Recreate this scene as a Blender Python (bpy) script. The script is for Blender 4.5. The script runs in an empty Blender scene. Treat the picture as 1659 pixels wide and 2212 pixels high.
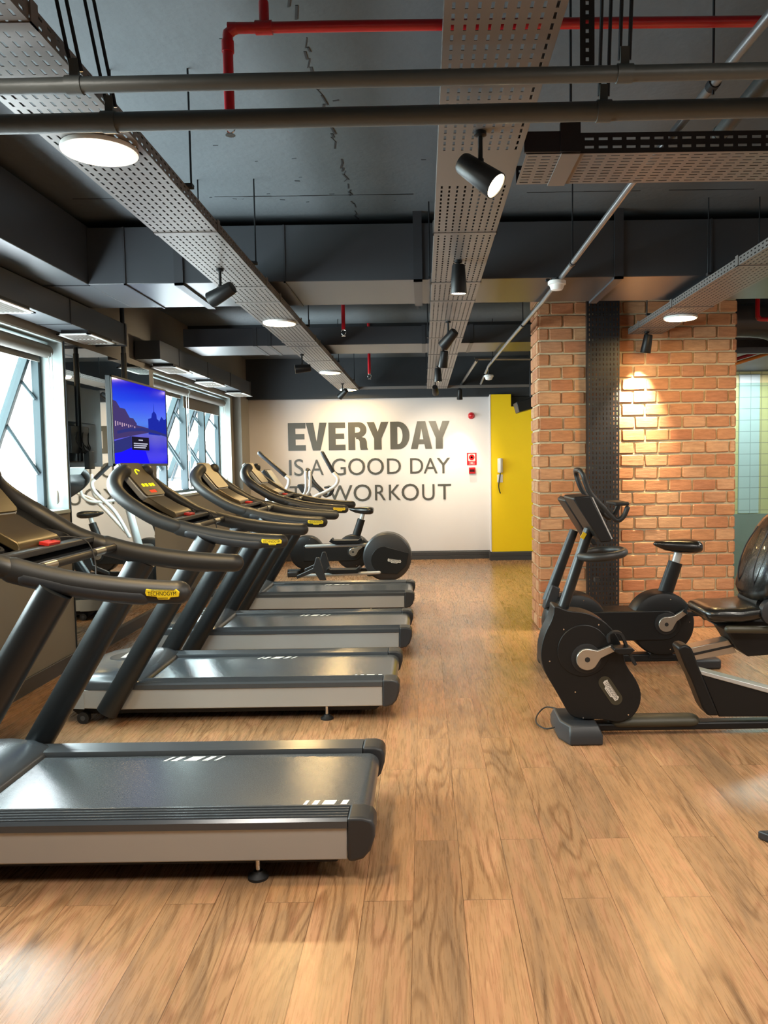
import bpy, math, random
from mathutils import Vector, Matrix
random.seed(7)
SC = bpy.context.scene
COL = SC.collection
PI = math.pi

# ------------------------------------------------------------------ camera
F, CAM_H, ROLL = 1680.0, 1.6, 0.0145
PITCH = math.atan((1106 - 999) / F)
CX = 915 + 107 * math.tan(ROLL)
ROT = Matrix.Rotation(PI / 2 - PITCH, 3, 'X') @ Matrix.Rotation(-ROLL, 3, 'Z')
cam = bpy.data.cameras.new('camera')
cam.sensor_fit = 'VERTICAL'
cam.sensor_height = 36.0
cam.lens = F / 2212 * 36
cam.shift_x = -(CX - 829.5) / 2212
cam.clip_start, cam.clip_end = 0.05, 200
camo = bpy.data.objects.new('camera', cam)
COL.objects.link(camo)
camo.matrix_world = Matrix.Translation((0, 0, CAM_H)) @ ROT.to_4x4()
SC.camera = camo

# ------------------------------------------------------------------ light and exposure
W_STRENGTH = 30.0
PORTALS = [(2.6, 6.2, 1.27, 2.58), (8.3, 11.55, 1.27, 2.58)]     # left wall
DOWN_W, SPOT_W, FILL_W = 22.0, 28.0, 40.0
SC.view_settings.view_transform = 'Standard'
SC.view_settings.look = 'None'
SC.view_settings.gamma = 1.0
SC.view_settings.use_curve_mapping = False
SC.view_settings.exposure = 0.28
try:
    SC.cycles.use_denoising = True
    SC.cycles.max_bounces = 7
    SC.cycles.diffuse_bounces = 4
    SC.cycles.glossy_bounces = 4
    SC.cycles.transparent_max_bounces = 12
    SC.cycles.transmission_bounces = 4
    SC.cycles.caustics_reflective = False
    SC.cycles.caustics_refractive = False
    SC.cycles.sample_clamp_indirect = 6.0
    SC.cycles.use_adaptive_sampling = True
except Exception:
    pass
world = bpy.data.worlds.new('daylight')
SC.world = world
world.use_nodes = True
bg = world.node_tree.nodes['Background']
bg.inputs['Color'].default_value = (0.86, 0.95, 1.0, 1)
bg.inputs['Strength'].default_value = W_STRENGTH
for (a, b, c, d) in PORTALS:
    l = bpy.data.lights.new('window_portal', 'AREA')
    l.shape = 'RECTANGLE'; l.size = b - a; l.size_y = d - c
    l.cycles.is_portal = True
    o = bpy.data.objects.new('window_portal', l); COL.objects.link(o)
    o.location = (-3.0, (a + b) / 2, (c + d) / 2)
    o.rotation_euler = (PI / 2, 0, -PI / 2)      # shines towards +X
# added fill lamps out of view, overhead, to the right and behind the bricks
for (x, y, w) in ((-1.15, 1.75, .9), (0.9, 1.3, .9), (2.6, 1.2, .7), (2.1, 2.9, .8), (3.9, 3.4, 1), (3.9, 6.0, .8), (2.4, 10.6, .55)):
    l = bpy.data.lights.new('fill_lamp', 'AREA')
    l.shape = 'DISK'; l.size = 0.5; l.energy = FILL_W * w; l.color = (1.0, 0.93, 0.83)
    o = bpy.data.objects.new('fill_lamp', l); COL.objects.link(o)
    o.location = (x, y, 2.7)

# ------------------------------------------------------------------ pixel helpers
CAMP = Vector((0, 0, CAM_H))
def ray(u, v):
    return ROT @ Vector(((u - CX) / F, -(v - 1106) / F, -1))
def pY(u, v, y):
    d = ray(u, v); return CAMP + d * (y / d.y)
def pZ(u, v, z=0.0):
    d = ray(u, v); return CAMP + d * ((z - CAM_H) / d.z)
def pX(u, v, x):
    d = ray(u, v); return CAMP + d * (x / d.x)

# ------------------------------------------------------------------ materials
def lin(h):
    h = h.lstrip('#'); r = []
    for i in (0, 2, 4):
        c = int(h[i:i + 2], 16) / 255
        r.append(c / 12.92 if c <= .04045 else ((c + .055) / 1.055) ** 2.4)
    return (r[0], r[1], r[2], 1)
MATS = {}
def mat(name, color, rough=.5, metal=0.0, var=.06, scale=30, bump=0.0, bscale=120, coat=0.0, spec=.5, stretch=None):
    if name in MATS: return MATS[name]
    m = bpy.data.materials.new(name); m.use_nodes = True
    nt = m.node_tree; N = nt.nodes; L = nt.links
    b = N['Principled BSDF']
    c = lin(color) if isinstance(color, str) else (*color, 1)
    tc = N.new('ShaderNodeTexCoord')
    mp = N.new('ShaderNodeMapping')
    if stretch: mp.inputs['Scale'].default_value = stretch
    L.new(tc.outputs['Object'], mp.inputs['Vector'])
    n = N.new('ShaderNodeTexNoise'); n.inputs['Scale'].default_value = scale; n.inputs['Detail'].default_value = 4
    L.new(mp.outputs['Vector'], n.inputs['Vector'])
    mx = N.new('ShaderNodeMix'); mx.data_type = 'RGBA'
    mx.inputs[6].default_value = tuple(min(1, x * (1 - var)) for x in c[:3]) + (1,)
    mx.inputs[7].default_value = tuple(min(1, x * (1 + var)) for x in c[:3]) + (1,)
    L.new(n.outputs['Fac'], mx.inputs[0])
    L.new(mx.outputs[2], b.inputs['Base Color'])
    b.inputs['Roughness'].default_value = rough
    b.inputs['Metallic'].default_value = metal
    b.inputs['Coat Weight'].default_value = coat
    b.inputs['Specular IOR Level'].default_value = spec
    if bump:
        n2 = N.new('ShaderNodeTexNoise'); n2.inputs['Scale'].default_value = bscale; n2.inputs['Detail'].default_value = 5
        L.new(mp.outputs['Vector'], n2.inputs['Vector'])
        bp = N.new('ShaderNodeBump'); bp.inputs['Strength'].default_value = bump; bp.inputs['Distance'].default_value = .01
        L.new(n2.outputs['Fac'], bp.inputs['Height']); L.new(bp.outputs['Normal'], b.inputs['Normal'])
    MATS[name] = m
    return m
def emit(name, color, strength):
    if name in MATS: return MATS[name]
    m = bpy.data.materials.new(name); m.use_nodes = True
    nt = m.node_tree
    for n in list(nt.nodes):
        if n.type == 'BSDF_PRINCIPLED': nt.nodes.remove(n)
    e = nt.nodes.new('ShaderNodeEmission'); e.inputs[0].default_value = lin(color); e.inputs[1].default_value = strength
    nt.links.new(e.outputs[0], nt.nodes['Material Output'].inputs[0])
    MATS[name] = m
    return m
def glass(name, tint, amount=.9, rough=0.0):
    m = bpy.data.materials.new(name); m.use_nodes = True
    nt = m.node_tree; N = nt.nodes; L = nt.links
    b = N['Principled BSDF']; b.inputs['Base Color'].default_value = lin(tint); b.inputs['Roughness'].default_value = .03
    t = N.new('ShaderNodeBsdfTransparent'); t.inputs[0].default_value = lin(tint)
    g = N.new('ShaderNodeBsdfGlossy'); g.inputs['Roughness'].default_value = .02
    lw = N.new('ShaderNodeLayerWeight'); lw.inputs[0].default_value = .5
    pw = N.new('ShaderNodeMath'); pw.operation = 'POWER'; pw.inputs[1].default_value = 5; L.new(lw.outputs['Facing'], pw.inputs[0])
    fr = N.new('ShaderNodeMath'); fr.operation = 'MULTIPLY_ADD'; fr.inputs[1].default_value = .5; fr.inputs[2].default_value = .03; L.new(pw.outputs[0], fr.inputs[0])
    mx = N.new('ShaderNodeMixShader'); L.new(fr.outputs[0], mx.inputs[0]); L.new(t.outputs[0], mx.inputs[1]); L.new(g.outputs[0], mx.inputs[2])
    L.new(mx.outputs[0], N['Material Output'].inputs[0])
    return m

M_CEIL = mat('ceiling_concrete', '#565d61', .75, var=.18, scale=2.2, bump=.35, bscale=22)
M_DUCT = mat('duct_paint', '#3c3f43', .36, var=.05, scale=5)
M_DUCT_IN = mat('duct_strap_paint', '#333539', .45)
M_DARKBAND = mat('dark_band_paint', '#2c3034', .6)
M_TRAY = mat('tray_paint', '#6e6965', .42, .15, var=.05, scale=8)
M_TRAYDK = mat('tray_black_paint', '#1d1d1f', .42, var=.08)
M_ROD = mat('rod_steel', '#2a2c2f', .4, .5)
M_PIPE = mat('pipe_black_paint', '#4d5251', .45, .1, var=.12, scale=14, bump=.1, bscale=60)
M_CONDUIT = mat('conduit_steel', '#8b8d8f', .33, .7, var=.08)
M_RED = mat('fire_red_paint', '#b3121f', .28, 0, var=.08, coat=.3)
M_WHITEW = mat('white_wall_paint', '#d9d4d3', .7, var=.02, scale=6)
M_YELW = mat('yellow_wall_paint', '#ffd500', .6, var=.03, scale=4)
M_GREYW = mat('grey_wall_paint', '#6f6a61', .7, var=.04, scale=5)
M_JAMB = mat('window_reveal_paint', '#97a19f', .65, var=.02)
M_SKIRT = mat('skirting_dark', '#3b3c3e', .45, var=.05)
M_ALU = mat('aluminium_frame', '#2c363a', .5, 0, var=.03, spec=.2)
M_ALUDK = mat('dark_frame', '#2e3438', .45, .2)
M_BLIND = mat('roller_blind_cloth', '#57534d', .75, var=.05)
M_WHITEP = mat('white_plastic', '#e6e6e2', .4, var=.02)
M_VENT = mat('vent_paint', '#b9bab6', .5, var=.02)
M_BLKP = mat('black_plastic', '#151617', .42, var=.08, scale=60, bump=.05, bscale=400, spec=.32)
M_SATIN = mat('satin_black_tube', '#1c1f21', .34, .15, var=.06)
M_RUBBER = mat('rubber_dark', '#151516', .6, var=.08)
M_HANDLE = mat('handrail_soft_black', '#232322', .46, var=.07, scale=80, bump=.06, bscale=500)
M_GREYP = mat('charcoal_plastic', '#2a2c2f', .42, var=.06, scale=60, bump=.05, bscale=420)
M_SILVER = mat('silver_panel', '#a9aaa8', .42, .3, var=.03, scale=3)
M_SILVERP = mat('silver_plastic', '#b9bcbc', .35, .35, var=.03)
M_HOOD = mat('hood_grey', '#44484c', .24, .1, var=.04)
M_CONS = mat('console_warm_reflection', '#3f351f', .36, .25, var=.1, scale=20)  # black plastic with the warm lamp reflection put into its base colour
M_CHROME = mat('chrome', '#d5d5d5', .12, 1.0)
M_STEEL = mat('brushed_steel', '#b9b6ae', .28, .85, var=.05)
M_LEATHER = mat('black_vinyl', '#141413', .24, 0, var=.1, scale=40, bump=.12, bscale=140, coat=.25)
M_BADGEY = mat('badge_yellow', '#e3c21c', .45)
M_BADGES = mat('badge_silver', '#d8d6d0', .4, .2)
M_INK = mat('badge_ink', '#17150f', .5)
M_LETTER = mat('lettering_vinyl', '#55544f', .4, .2, var=.03)
M_OLIVE = mat('olive_sleeve', '#3a372a', .5, var=.06)
M_REDBTN = mat('red_button', '#c02a22', .4)
M_BELT = None
E_LAMP = emit('lamp_diffuser', '#ffd9a0', 22)
E_SPOT = emit('spot_lens', '#ffe2b4', 26)
E_LEDY = emit('led_yellow', '#e8e01a', 2.2)
E_LEDR = emit('led_red', '#e04a2c', 1.3)
M_GLASS = glass('clear_glass', '#eef6f4')
M_GLASST = glass('teal_glass', '#e3f1ed')

def mirror_mat():
    m = bpy.data.materials.new('mirror_silvering'); m.use_nodes = True
    b = m.node_tree.nodes['Principled BSDF']
    b.inputs['Base Color'].default_value = (.80, .84, .83, 1); b.inputs['Metallic'].default_value = 1; b.inputs['Roughness'].default_value = .015
    return m
M_MIRROR = mirror_mat()

def floor_mat():
    m = bpy.data.materials.new('wood_planks'); m.use_nodes = True
    nt = m.node_tree; N = nt.nodes; L = nt.links; b = N['Principled BSDF']
    tc = N.new('ShaderNodeTexCoord')
    rot = N.new('ShaderNodeMapping'); rot.inputs['Rotation'].default_value = (0, 0, PI / 2); rot.inputs['Location'].default_value = (.31, .06, 0)
    L.new(tc.outputs['Object'], rot.inputs['Vector'])
    br = N.new('ShaderNodeTexBrick'); br.offset = .37; br.offset_frequency = 2
    br.inputs['Scale'].default_value = 1; br.inputs['Brick Width'].default_value = 1.22; br.inputs['Row Height'].default_value = .182
    br.inputs['Mortar Size'].default_value = .0014; br.inputs['Mortar Smooth'].default_value = .2; br.inputs['Bias'].default_value = 0
    br.inputs['Color1'].default_value = (0, 0, 0, 1); br.inputs['Color2'].default_value = (1, 1, 1, 1); br.inputs['Mortar'].default_value = (.5, .5, .5, 1)
    L.new(rot.outputs['Vector'], br.inputs['Vector'])
    # offset the grain per plank
    sc = N.new('ShaderNodeVectorMath'); sc.operation = 'SCALE'; sc.inputs['Scale'].default_value = 9.0
    L.new(br.outputs['Color'], sc.inputs[0])
    add = N.new('ShaderNodeVectorMath'); add.operation = 'ADD'
    L.new(tc.outputs['Object'], add.inputs[0]); L.new(sc.outputs[0], add.inputs[1])
    st = N.new('ShaderNodeMapping'); st.inputs['Scale'].default_value = (11, 1.3, 1)
    L.new(add.outputs[0], st.inputs['Vector'])
    big = N.new('ShaderNodeTexNoise'); big.inputs['Scale'].default_value = 1.0; big.inputs['Detail'].default_value = 6; big.inputs['Roughness'].default_value = .6; big.inputs['Distortion'].default_value = 1.1
    L.new(st.outputs['Vector'], big.inputs['Vector'])
    st2 = N.new('ShaderNodeMapping'); st2.inputs['Scale'].default_value = (170, 7, 1)
    L.new(add.outputs[0], st2.inputs['Vector'])
    fine = N.new('ShaderNodeTexNoise'); fine.inputs['Scale'].default_value = 1.0; fine.inputs['Detail'].default_value = 5; fine.inputs['Roughness'].default_value = .55; fine.inputs['Distortion'].default_value = .5
    L.new(st2.outputs['Vector'], fine.inputs['Vector'])
    st3 = N.new('ShaderNodeMapping'); st3.inputs['Scale'].default_value = (7, .8, 1)
    L.new(add.outputs[0], st3.inputs['Vector'])
    st3.inputs['Scale'].default_value = (5.5, .75, 1)
    cn_ = N.new('ShaderNodeTexNoise'); cn_.inputs['Scale'].default_value = 1.0; cn_.inputs['Detail'].default_value = 1.5; cn_.inputs['Roughness'].default_value = .4
    L.new(st3.outputs['Vector'], cn_.inputs['Vector'])
    k1 = N.new('ShaderNodeMath'); k1.operation = 'MULTIPLY'; k1.inputs[1].default_value = 95; L.new(cn_.outputs['Fac'], k1.inputs[0])
    wv = N.new('ShaderNodeMath'); wv.operation = 'SINE'; L.new(k1.outputs[0], wv.inputs[0])
    r1 = N.new('ShaderNodeValToRGB'); e = r1.color_ramp.elements
    e[0].position = .30; e[0].color = lin('#85694f'); e[1].position = .74; e[1].color = lin('#bb9870')
    k = e.new(.5); k.color = lin('#a37f5c')
    k = e.new(.62); k.color = lin('#a97e5e')
    L.new(big.outputs['Fac'], r1.inputs[0])
    r2 = N.new('ShaderNodeValToRGB'); e = r2.color_ramp.elements
    e[0].position = .3; e[0].color = (.62, .56, .52, 1); e[1].position = .55; e[1].color = (1.1, 1.1, 1.1, 1)
    L.new(fine.outputs['Fac'], r2.inputs[0])
    m1 = N.new('ShaderNodeMix'); m1.data_type = 'RGBA'; m1.blend_type = 'MULTIPLY'; m1.inputs[0].default_value = .6
    L.new(r1.outputs[0], m1.inputs[6]); L.new(r2.outputs[0], m1.inputs[7])
    r3 = N.new('ShaderNodeValToRGB'); e = r3.color_ramp.elements
    e[0].position = 0; e[0].color = (.58, .52, .47, 1); e[1].position = .38; e[1].color = (1, 1, 1, 1)
    wr = N.new('ShaderNodeMapRange'); wr.inputs[1].default_value = -1; wr.inputs[2].default_value = 1; L.new(wv.outputs[0], wr.inputs[0]); L.new(wr.outputs[0], r3.inputs[0])
    mk = N.new('ShaderNodeMapRange'); mk.inputs[1].default_value = .42; mk.inputs[2].default_value = .62; mk.inputs[3].default_value = .12; mk.inputs[4].default_value = .85
    mn = N.new('ShaderNodeTexNoise'); mn.inputs['Scale'].default_value = 1.7; L.new(add.outputs[0], mn.inputs['Vector']); L.new(mn.outputs['Fac'], mk.inputs[0])
    m2 = N.new('ShaderNodeMix'); m2.data_type = 'RGBA'; m2.blend_type = 'MULTIPLY'; m2.inputs[0].default_value = .65
    L.new(mk.outputs[0], m2.inputs[0]); L.new(m1.outputs[2], m2.inputs[6]); L.new(r3.outputs[0], m2.inputs[7])
    # plank to plank tint
    r4 = N.new('ShaderNodeValToRGB'); e = r4.color_ramp.elements
    e[0].color = (.86, .84, .82, 1); e[1].color = (1.1, 1.06, 1.0, 1)
    L.new(br.outputs['Color'], r4.inputs[0])
    m3 = N.new('ShaderNodeMix'); m3.data_type = 'RGBA'; m3.blend_type = 'MULTIPLY'; m3.inputs[0].default_value = .9
    L.new(m2.outputs[2], m3.inputs[6]); L.new(r4.outputs[0], m3.inputs[7])
    # knots
    vo = N.new('ShaderNodeTexVoronoi'); vo.inputs['Scale'].default_value = 1.0
    st4 = N.new('ShaderNodeMapping'); st4.inputs['Scale'].default_value = (2.6, 1.2, 1); L.new(add.outputs[0], st4.inputs['Vector']); L.new(st4.outputs['Vector'], vo.inputs['Vector'])
    r5 = N.new('ShaderNodeValToRGB'); e = r5.color_ramp.elements
    e[0].position = .022; e[0].color = (.42, .36, .32, 1); e[1].position = .06; e[1].color = (1, 1, 1, 1)
    L.new(vo.outputs['Distance'], r5.inputs[0])
    m4 = N.new('ShaderNodeMix'); m4.data_type = 'RGBA'; m4.blend_type = 'MULTIPLY'; m4.inputs[0].default_value = .8
    L.new(m3.outputs[2], m4.inputs[6]); L.new(r5.outputs[0], m4.inputs[7])
    # seam
    m5 = N.new('ShaderNodeMix'); m5.data_type = 'RGBA'; m5.blend_type = 'MULTIPLY'
    L.new(br.outputs['Fac'], m5.inputs[0]); L.new(m4.outputs[2], m5.inputs[6]); m5.inputs[7].default_value = (.45, .4, .36, 1)
    L.new(m5.outputs[2], b.inputs['Base Color'])
    rr = N.new('ShaderNodeMapRange'); rr.inputs[3].default_value = .20; rr.inputs[4].default_value = .36; b.inputs['Specular IOR Level'].default_value = .5
    L.new(fine.outputs['Fac'], rr.inputs[0]); L.new(rr.outputs[0], b.inputs['Roughness'])
    bp = N.new('ShaderNodeBump'); bp.inputs['Strength'].default_value = .08; bp.inputs['Distance'].default_value = .002
    L.new(fine.outputs['Fac'], bp.inputs['Height'])
    bp2 = N.new('ShaderNodeBump'); bp2.inputs['Strength'].default_value = .5; bp2.inputs['Distance'].default_value = .002; bp2.invert = True
    L.new(br.outputs['Fac'], bp2.inputs['Height']); L.new(bp.outputs['Normal'], bp2.inputs['Normal'])
    L.new(bp2.outputs['Normal'], b.inputs['Normal'])
    return m
M_FLOOR = floor_mat()

def brick_mat():
    m = bpy.data.materials.new('fired_clay_brick'); m.use_nodes = True
    nt = m.node_tree; N = nt.nodes; L = nt.links; b = N['Principled BSDF']
    g = N.new('ShaderNodeNewGeometry'); tc = N.new('ShaderNodeTexCoord')
    r = N.new('ShaderNodeValToRGB'); e = r.color_ramp.elements
    e[0].position = 0; e[0].color = lin('#b87f58'); e[1].position = 1; e[1].color = lin('#c89a70')
    k = e.new(.3); k.color = lin('#c18b60'); k = e.new(.55); k.color = lin('#b37652'); k = e.new(.8); k.color = lin('#c99d76')
    L.new(g.outputs['Random Per Island'], r.inputs[0])
    mp = N.new('ShaderNodeMapping'); mp.inputs['Scale'].default_value = (6, 6, 26); L.new(tc.outputs['Object'], mp.inputs['Vector'])
    n = N.new('ShaderNodeTexNoise'); n.inputs['Scale'].default_value = 1.6; n.inputs['Detail'].default_value = 6; n.inputs['Roughness'].default_value = .65
    L.new(mp.outputs['Vector'], n.inputs['Vector'])
    r2 = N.new('ShaderNodeValToRGB'); e = r2.color_ramp.elements
    e[0].position = .3; e[0].color = (.68, .62, .58, 1); e[1].position = .7; e[1].color = (1.12, 1.1, 1.08, 1)
    L.new(n.outputs['Fac'], r2.inputs[0])
    mx = N.new('ShaderNodeMix'); mx.data_type = 'RGBA'; mx.blend_type = 'MULTIPLY'; mx.inputs[0].default_value = .8
    L.new(r.outputs[0], mx.inputs[6]); L.new(r2.outputs[0], mx.inputs[7])
    L.new(mx.outputs[2], b.inputs['Base Color']); b.inputs['Roughness'].default_value = .8
    bp = N.new('ShaderNodeBump'); bp.inputs['Strength'].default_value = .5; bp.inputs['Distance'].default_value = .006
    L.new(n.outputs['Fac'], bp.inputs['Height']); L.new(bp.outputs['Normal'], b.inputs['Normal'])
    return m
M_BRICK = brick_mat()
M_MORTAR = mat('mortar', '#c6b898', .9, var=.12, scale=25, bump=.4, bscale=60)

def belt_mat():
    m = mat('running_belt', '#474c50', .2, 0, var=.4, scale=260, bump=.05, bscale=300, spec=.75)
    return m
M_BELT = belt_mat()

def tile_mat(name, c1, c2, size):
    m = bpy.data.materials.new(name); m.use_nodes = True
    nt = m.node_tree; N = nt.nodes; L = nt.links; b = N['Principled BSDF']
    tc = N.new('ShaderNodeTexCoord'); mp = N.new('ShaderNodeMapping'); mp.inputs['Rotation'].default_value = (PI / 2, 0, 0)
    L.new(tc.outputs['Object'], mp.inputs['Vector'])
    br = N.new('ShaderNodeTexBrick'); br.offset = 0; br.inputs['Scale'].default_value = 1
    br.inputs['Brick Width'].default_value = size; br.inputs['Row Height'].default_value = size; br.inputs['Mortar Size'].default_value = .005
    br.inputs['Color1'].default_value = lin(c1); br.inputs['Color2'].default_value = lin(c1); br.inputs['Mortar'].default_value = lin(c2)
    L.new(mp.outputs['Vector'], br.inputs['Vector']); L.new(br.outputs['Color'], b.inputs['Base Color']); b.inputs['Roughness'].default_value = .3
    return m
M_TILEY = tile_mat('yellow_tile', '#e3d8a0', '#b4ab88', .15)
M_TILEW = tile_mat('pale_blue_tile', '#cfe0e4', '#a9b8ba', .15)

# ------------------------------------------------------------------ mesh builder
class MB:
    def __init__(s): s.v = []; s.f = []; s.m = []; s.mi = 0
    def quadmesh(s, vs, fs):
        k = len(s.v); s.v += [tuple(x) for x in vs]; s.f += [tuple(i + k for i in f) for f in fs]; s.m += [s.mi] * len(fs); return s
    def box(s, a, b):
        x0, y0, z0 = (min(a[i], b[i]) for i in range(3)); x1, y1, z1 = (max(a[i], b[i]) for i in range(3))
        return s.quadmesh([(x0, y0, z0), (x1, y0, z0), (x1, y1, z0), (x0, y1, z0), (x0, y0, z1), (x1, y0, z1), (x1, y1, z1), (x0, y1, z1)],
                          [(0, 3, 2, 1), (4, 5, 6, 7), (0, 1, 5, 4), (1, 2, 6, 5), (2, 3, 7, 6), (3, 0, 4, 7)])
    def obox(s, c, ax, ay, az):            # oriented box: centre and three half axes
        c, ax, ay, az = map(Vector, (c, ax, ay, az))
        vs = [c + i * ax + j * ay + k * az for k in (-1, 1) for (i, j) in ((-1, -1), (1, -1), (1, 1), (-1, 1))]
        return s.quadmesh(vs, [(0, 3, 2, 1), (4, 5, 6, 7), (0, 1, 5, 4), (1, 2, 6, 5), (2, 3, 7, 6), (3, 0, 4, 7)])
    def loft(s, rings, cap=True, closed=True):
        n = len(rings[0]); vs = [p for r in rings for p in r]; fs = []
        for i in range(len(rings) - 1):
            for j in range(n if closed else n - 1):
                a = i * n + j; b = i * n + (j + 1) % n
                fs.append((a, b, b + n, a + n))
        if cap and closed:
            fs.append(tuple(reversed(range(n)))); k = (len(rings) - 1) * n; fs.append(tuple(range(k, k + n)))
        return s.quadmesh(vs, fs)
    def prism(s, pts, a, b, ax='y'):       # polygon in the plane across the axis
        def P(p, t): return {'y': (p[0], t, p[1]), 'x': (t, p[0], p[1]), 'z': (p[0], p[1], t)}[ax]
        return s.loft([[P(p, a) for p in pts], [P(p, b) for p in pts]])
    def tube(s, path, rad, n=14, up=(0, 1, 0), cap='round', closed=False):
        path = [Vector(p) for p in path]; m = len(path)
        if not isinstance(rad, (list,)): rad = [rad] * m
        rad = [(r, r) if not isinstance(r, tuple) else r for r in rad]
        up = Vector(up); fr = []
        for i in range(m):
            if closed: t = path[(i + 1) % m] - path[i - 1]
            else: t = path[min(i + 1, m - 1)] - path[max(i - 1, 0)]
            t.normalize(); u = up - t * up.dot(t)
            if u.length < 1e-3: u = Vector((1, 0, 0)) - t * t.x
            u.normalize(); fr.append((t, u, t.cross(u)))
        def ring(c, fu, fw, ru, rw): return [c + fu * (ru * math.cos(2 * PI * j / n)) + fw * (rw * math.sin(2 * PI * j / n)) for j in range(n)]
        rings = []
        if cap == 'round' and not closed:
            t, u, w = fr[0]
            for q in (75, 50, 25):
                q = math.radians(q); rings.append(ring(path[0] - t * (rad[0][0] * math.sin(q)), u, w, rad[0][0] * math.cos(q), rad[0][1] * math.cos(q)))
        for c, (t, u, w), r in zip(path, fr, rad): rings.append(ring(c, u, w, *r))
        if cap == 'round' and not closed:
            t, u, w = fr[-1]
            for q in (25, 50, 75):
                q = math.radians(q); rings.append(ring(path[-1] + t * (rad[-1][0] * math.sin(q)), u, w, rad[-1][0] * math.cos(q), rad[-1][1] * math.cos(q)))
        if closed: rings.append(rings[0])
        return s.loft(rings, cap=not closed)
    def lathe(s, c, axis, prof, n=32):     # prof: (distance along axis, radius)
        c = Vector(c); t = Vector(axis).normalized(); u = t.orthogonal().normalized(); w = t.cross(u)
        rings = [[c + t * h + (u * math.cos(2 * PI * j / n) + w * math.sin(2 * PI * j / n)) * max(r, 1e-4) for j in range(n)] for h, r in prof]
        return s.loft(rings)
    def disc(s, c, axis, r, h, n=28): return s.lathe(c, axis, [(0, r), (h, r)], n)
    def build(s, name, m, parent=None, world=False, bevel=0, seg=2, smooth=True, ang=35, solid=0):
        me = bpy.data.meshes.new(name)
        off = Vector((0, 0, 0))
        if world and parent:
            r = parent
            while r.parent: r = r.parent
            off = r.location
        me.from_pydata([tuple(Vector(v) - off) for v in s.v], [], s.f)
        for mm in (m if isinstance(m, (list, tuple)) else [m]): me.materials.append(mm)
        for p, k in zip(me.polygons, s.m): p.material_index = k
        import bmesh
        bm = bmesh.new(); bm.from_mesh(me); bmesh.ops.recalc_face_normals(bm, faces=bm.faces); bm.to_mesh(me); bm.free()
        if smooth:
            me.polygons.foreach_set('use_smooth', [True] * len(me.polygons)); me.set_sharp_from_angle(angle=math.radians(ang))
        o = bpy.data.objects.new(name, me); COL.objects.link(o)
        if parent: o.parent = parent
        if solid:
            k = o.modifiers.new('thickness', 'SOLIDIFY'); k.thickness = solid; k.offset = 0
        if bevel:
            k = o.modifiers.new('bevel', 'BEVEL'); k.width = bevel; k.segments = seg; k.limit_method = 'ANGLE'; k.angle_limit = math.radians(40); k.harden_normals = False
        return o
def tag(o, label=None, cat=None, group=None, kind=None):
    if label: o['label'] = label
    if cat: o['category'] = cat
    if group: o['group'] = group
    if kind: o['kind'] = kind
    return o
def thing(name, label, cat, loc=(0, 0, 0), group=None, kind=None):
    o = bpy.data.objects.new(name, None); COL.objects.link(o); o.location = loc; o.empty_display_size = .1
    return tag(o, label, cat, group, kind)
def struct(name, mb, m, **k):
    return tag(mb.build(name, m, **k), kind='structure')
def copy_tree(o, parent=None):
    c = o.copy(); COL.objects.link(c)
    if parent: c.parent = parent
    for ch in o.children: copy_tree(ch, c)
    return c
def circ(cx, cy, r, n=40, a0=0, a1=2 * PI, ry=None):
    ry = ry or r
    return [(cx + r * math.cos(a0 + (a1 - a0) * i / n), cy + ry * math.sin(a0 + (a1 - a0) * i / n)) for i in range(n if abs(a1 - a0 - 2 * PI) < 1e-6 else n + 1)]
def smoothpath(pts, k=4):
    P = [Vector(p) for p in pts]; out = []
    for i in range(len(P) - 1):
        p0, p1, p2, p3 = P[max(i - 1, 0)], P[i], P[i + 1], P[min(i + 2, len(P) - 1)]
        for j in range(k):
            t = j / k
            out.append(.5 * ((2 * p1) + (p2 - p0) * t + (2 * p0 - 5 * p1 + 4 * p2 - p3) * t * t + (-p0 + 3 * p1 - 3 * p2 + p3) * t ** 3))
    return out + [P[-1]]
def smoothclosed(pts, k=4):
    P = [Vector((*p, 0)) if len(p) == 2 else Vector(p) for p in pts]; out = []; n = len(P)
    for i in range(n):
        p0, p1, p2, p3 = P[i - 1], P[i], P[(i + 1) % n], P[(i + 2) % n]
        for j in range(k):
            t = j / k
            out.append(.5 * ((2 * p1) + (p2 - p0) * t + (2 * p0 - 5 * p1 + 4 * p2 - p3) * t * t + (-p0 + 3 * p1 - 3 * p2 + p3) * t ** 3))
    return out
def text_mb(mb, body, origin, right, up, height=None, box=None, depth=.001):
    """flat lettering: fits the string in a box (width, height) on a plane given by two unit vectors"""
    cu = bpy.data.curves.new('tmp', 'FONT'); cu.body = body; cu.resolution_u = 4
    ob = bpy.data.objects.new('tmp', cu); COL.objects.link(ob)
    bpy.context.view_layer.update()
    me = bpy.data.meshes.new_from_object(ob.evaluated_get(bpy.context.evaluated_depsgraph_get()))
    vs = [v.co.copy() for v in me.vertices]; fs = [tuple(p.vertices) for p in me.polygons]
    bpy.data.objects.remove(ob); bpy.data.curves.remove(cu); bpy.data.meshes.remove(me)
    x0 = min(v.x for v in vs); x1 = max(v.x for v in vs); y0 = min(v.y for v in vs); y1 = max(v.y for v in vs)
    w, h = box; right, up = Vector(right), Vector(up); o = Vector(origin); nrm = right.cross(up)
    mb.quadmesh([o + right * ((v.x - x0) / (x1 - x0) * w) + up * ((v.y - y0) / (y1 - y0) * h) + nrm * depth for v in vs], fs)
    return mb
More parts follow.
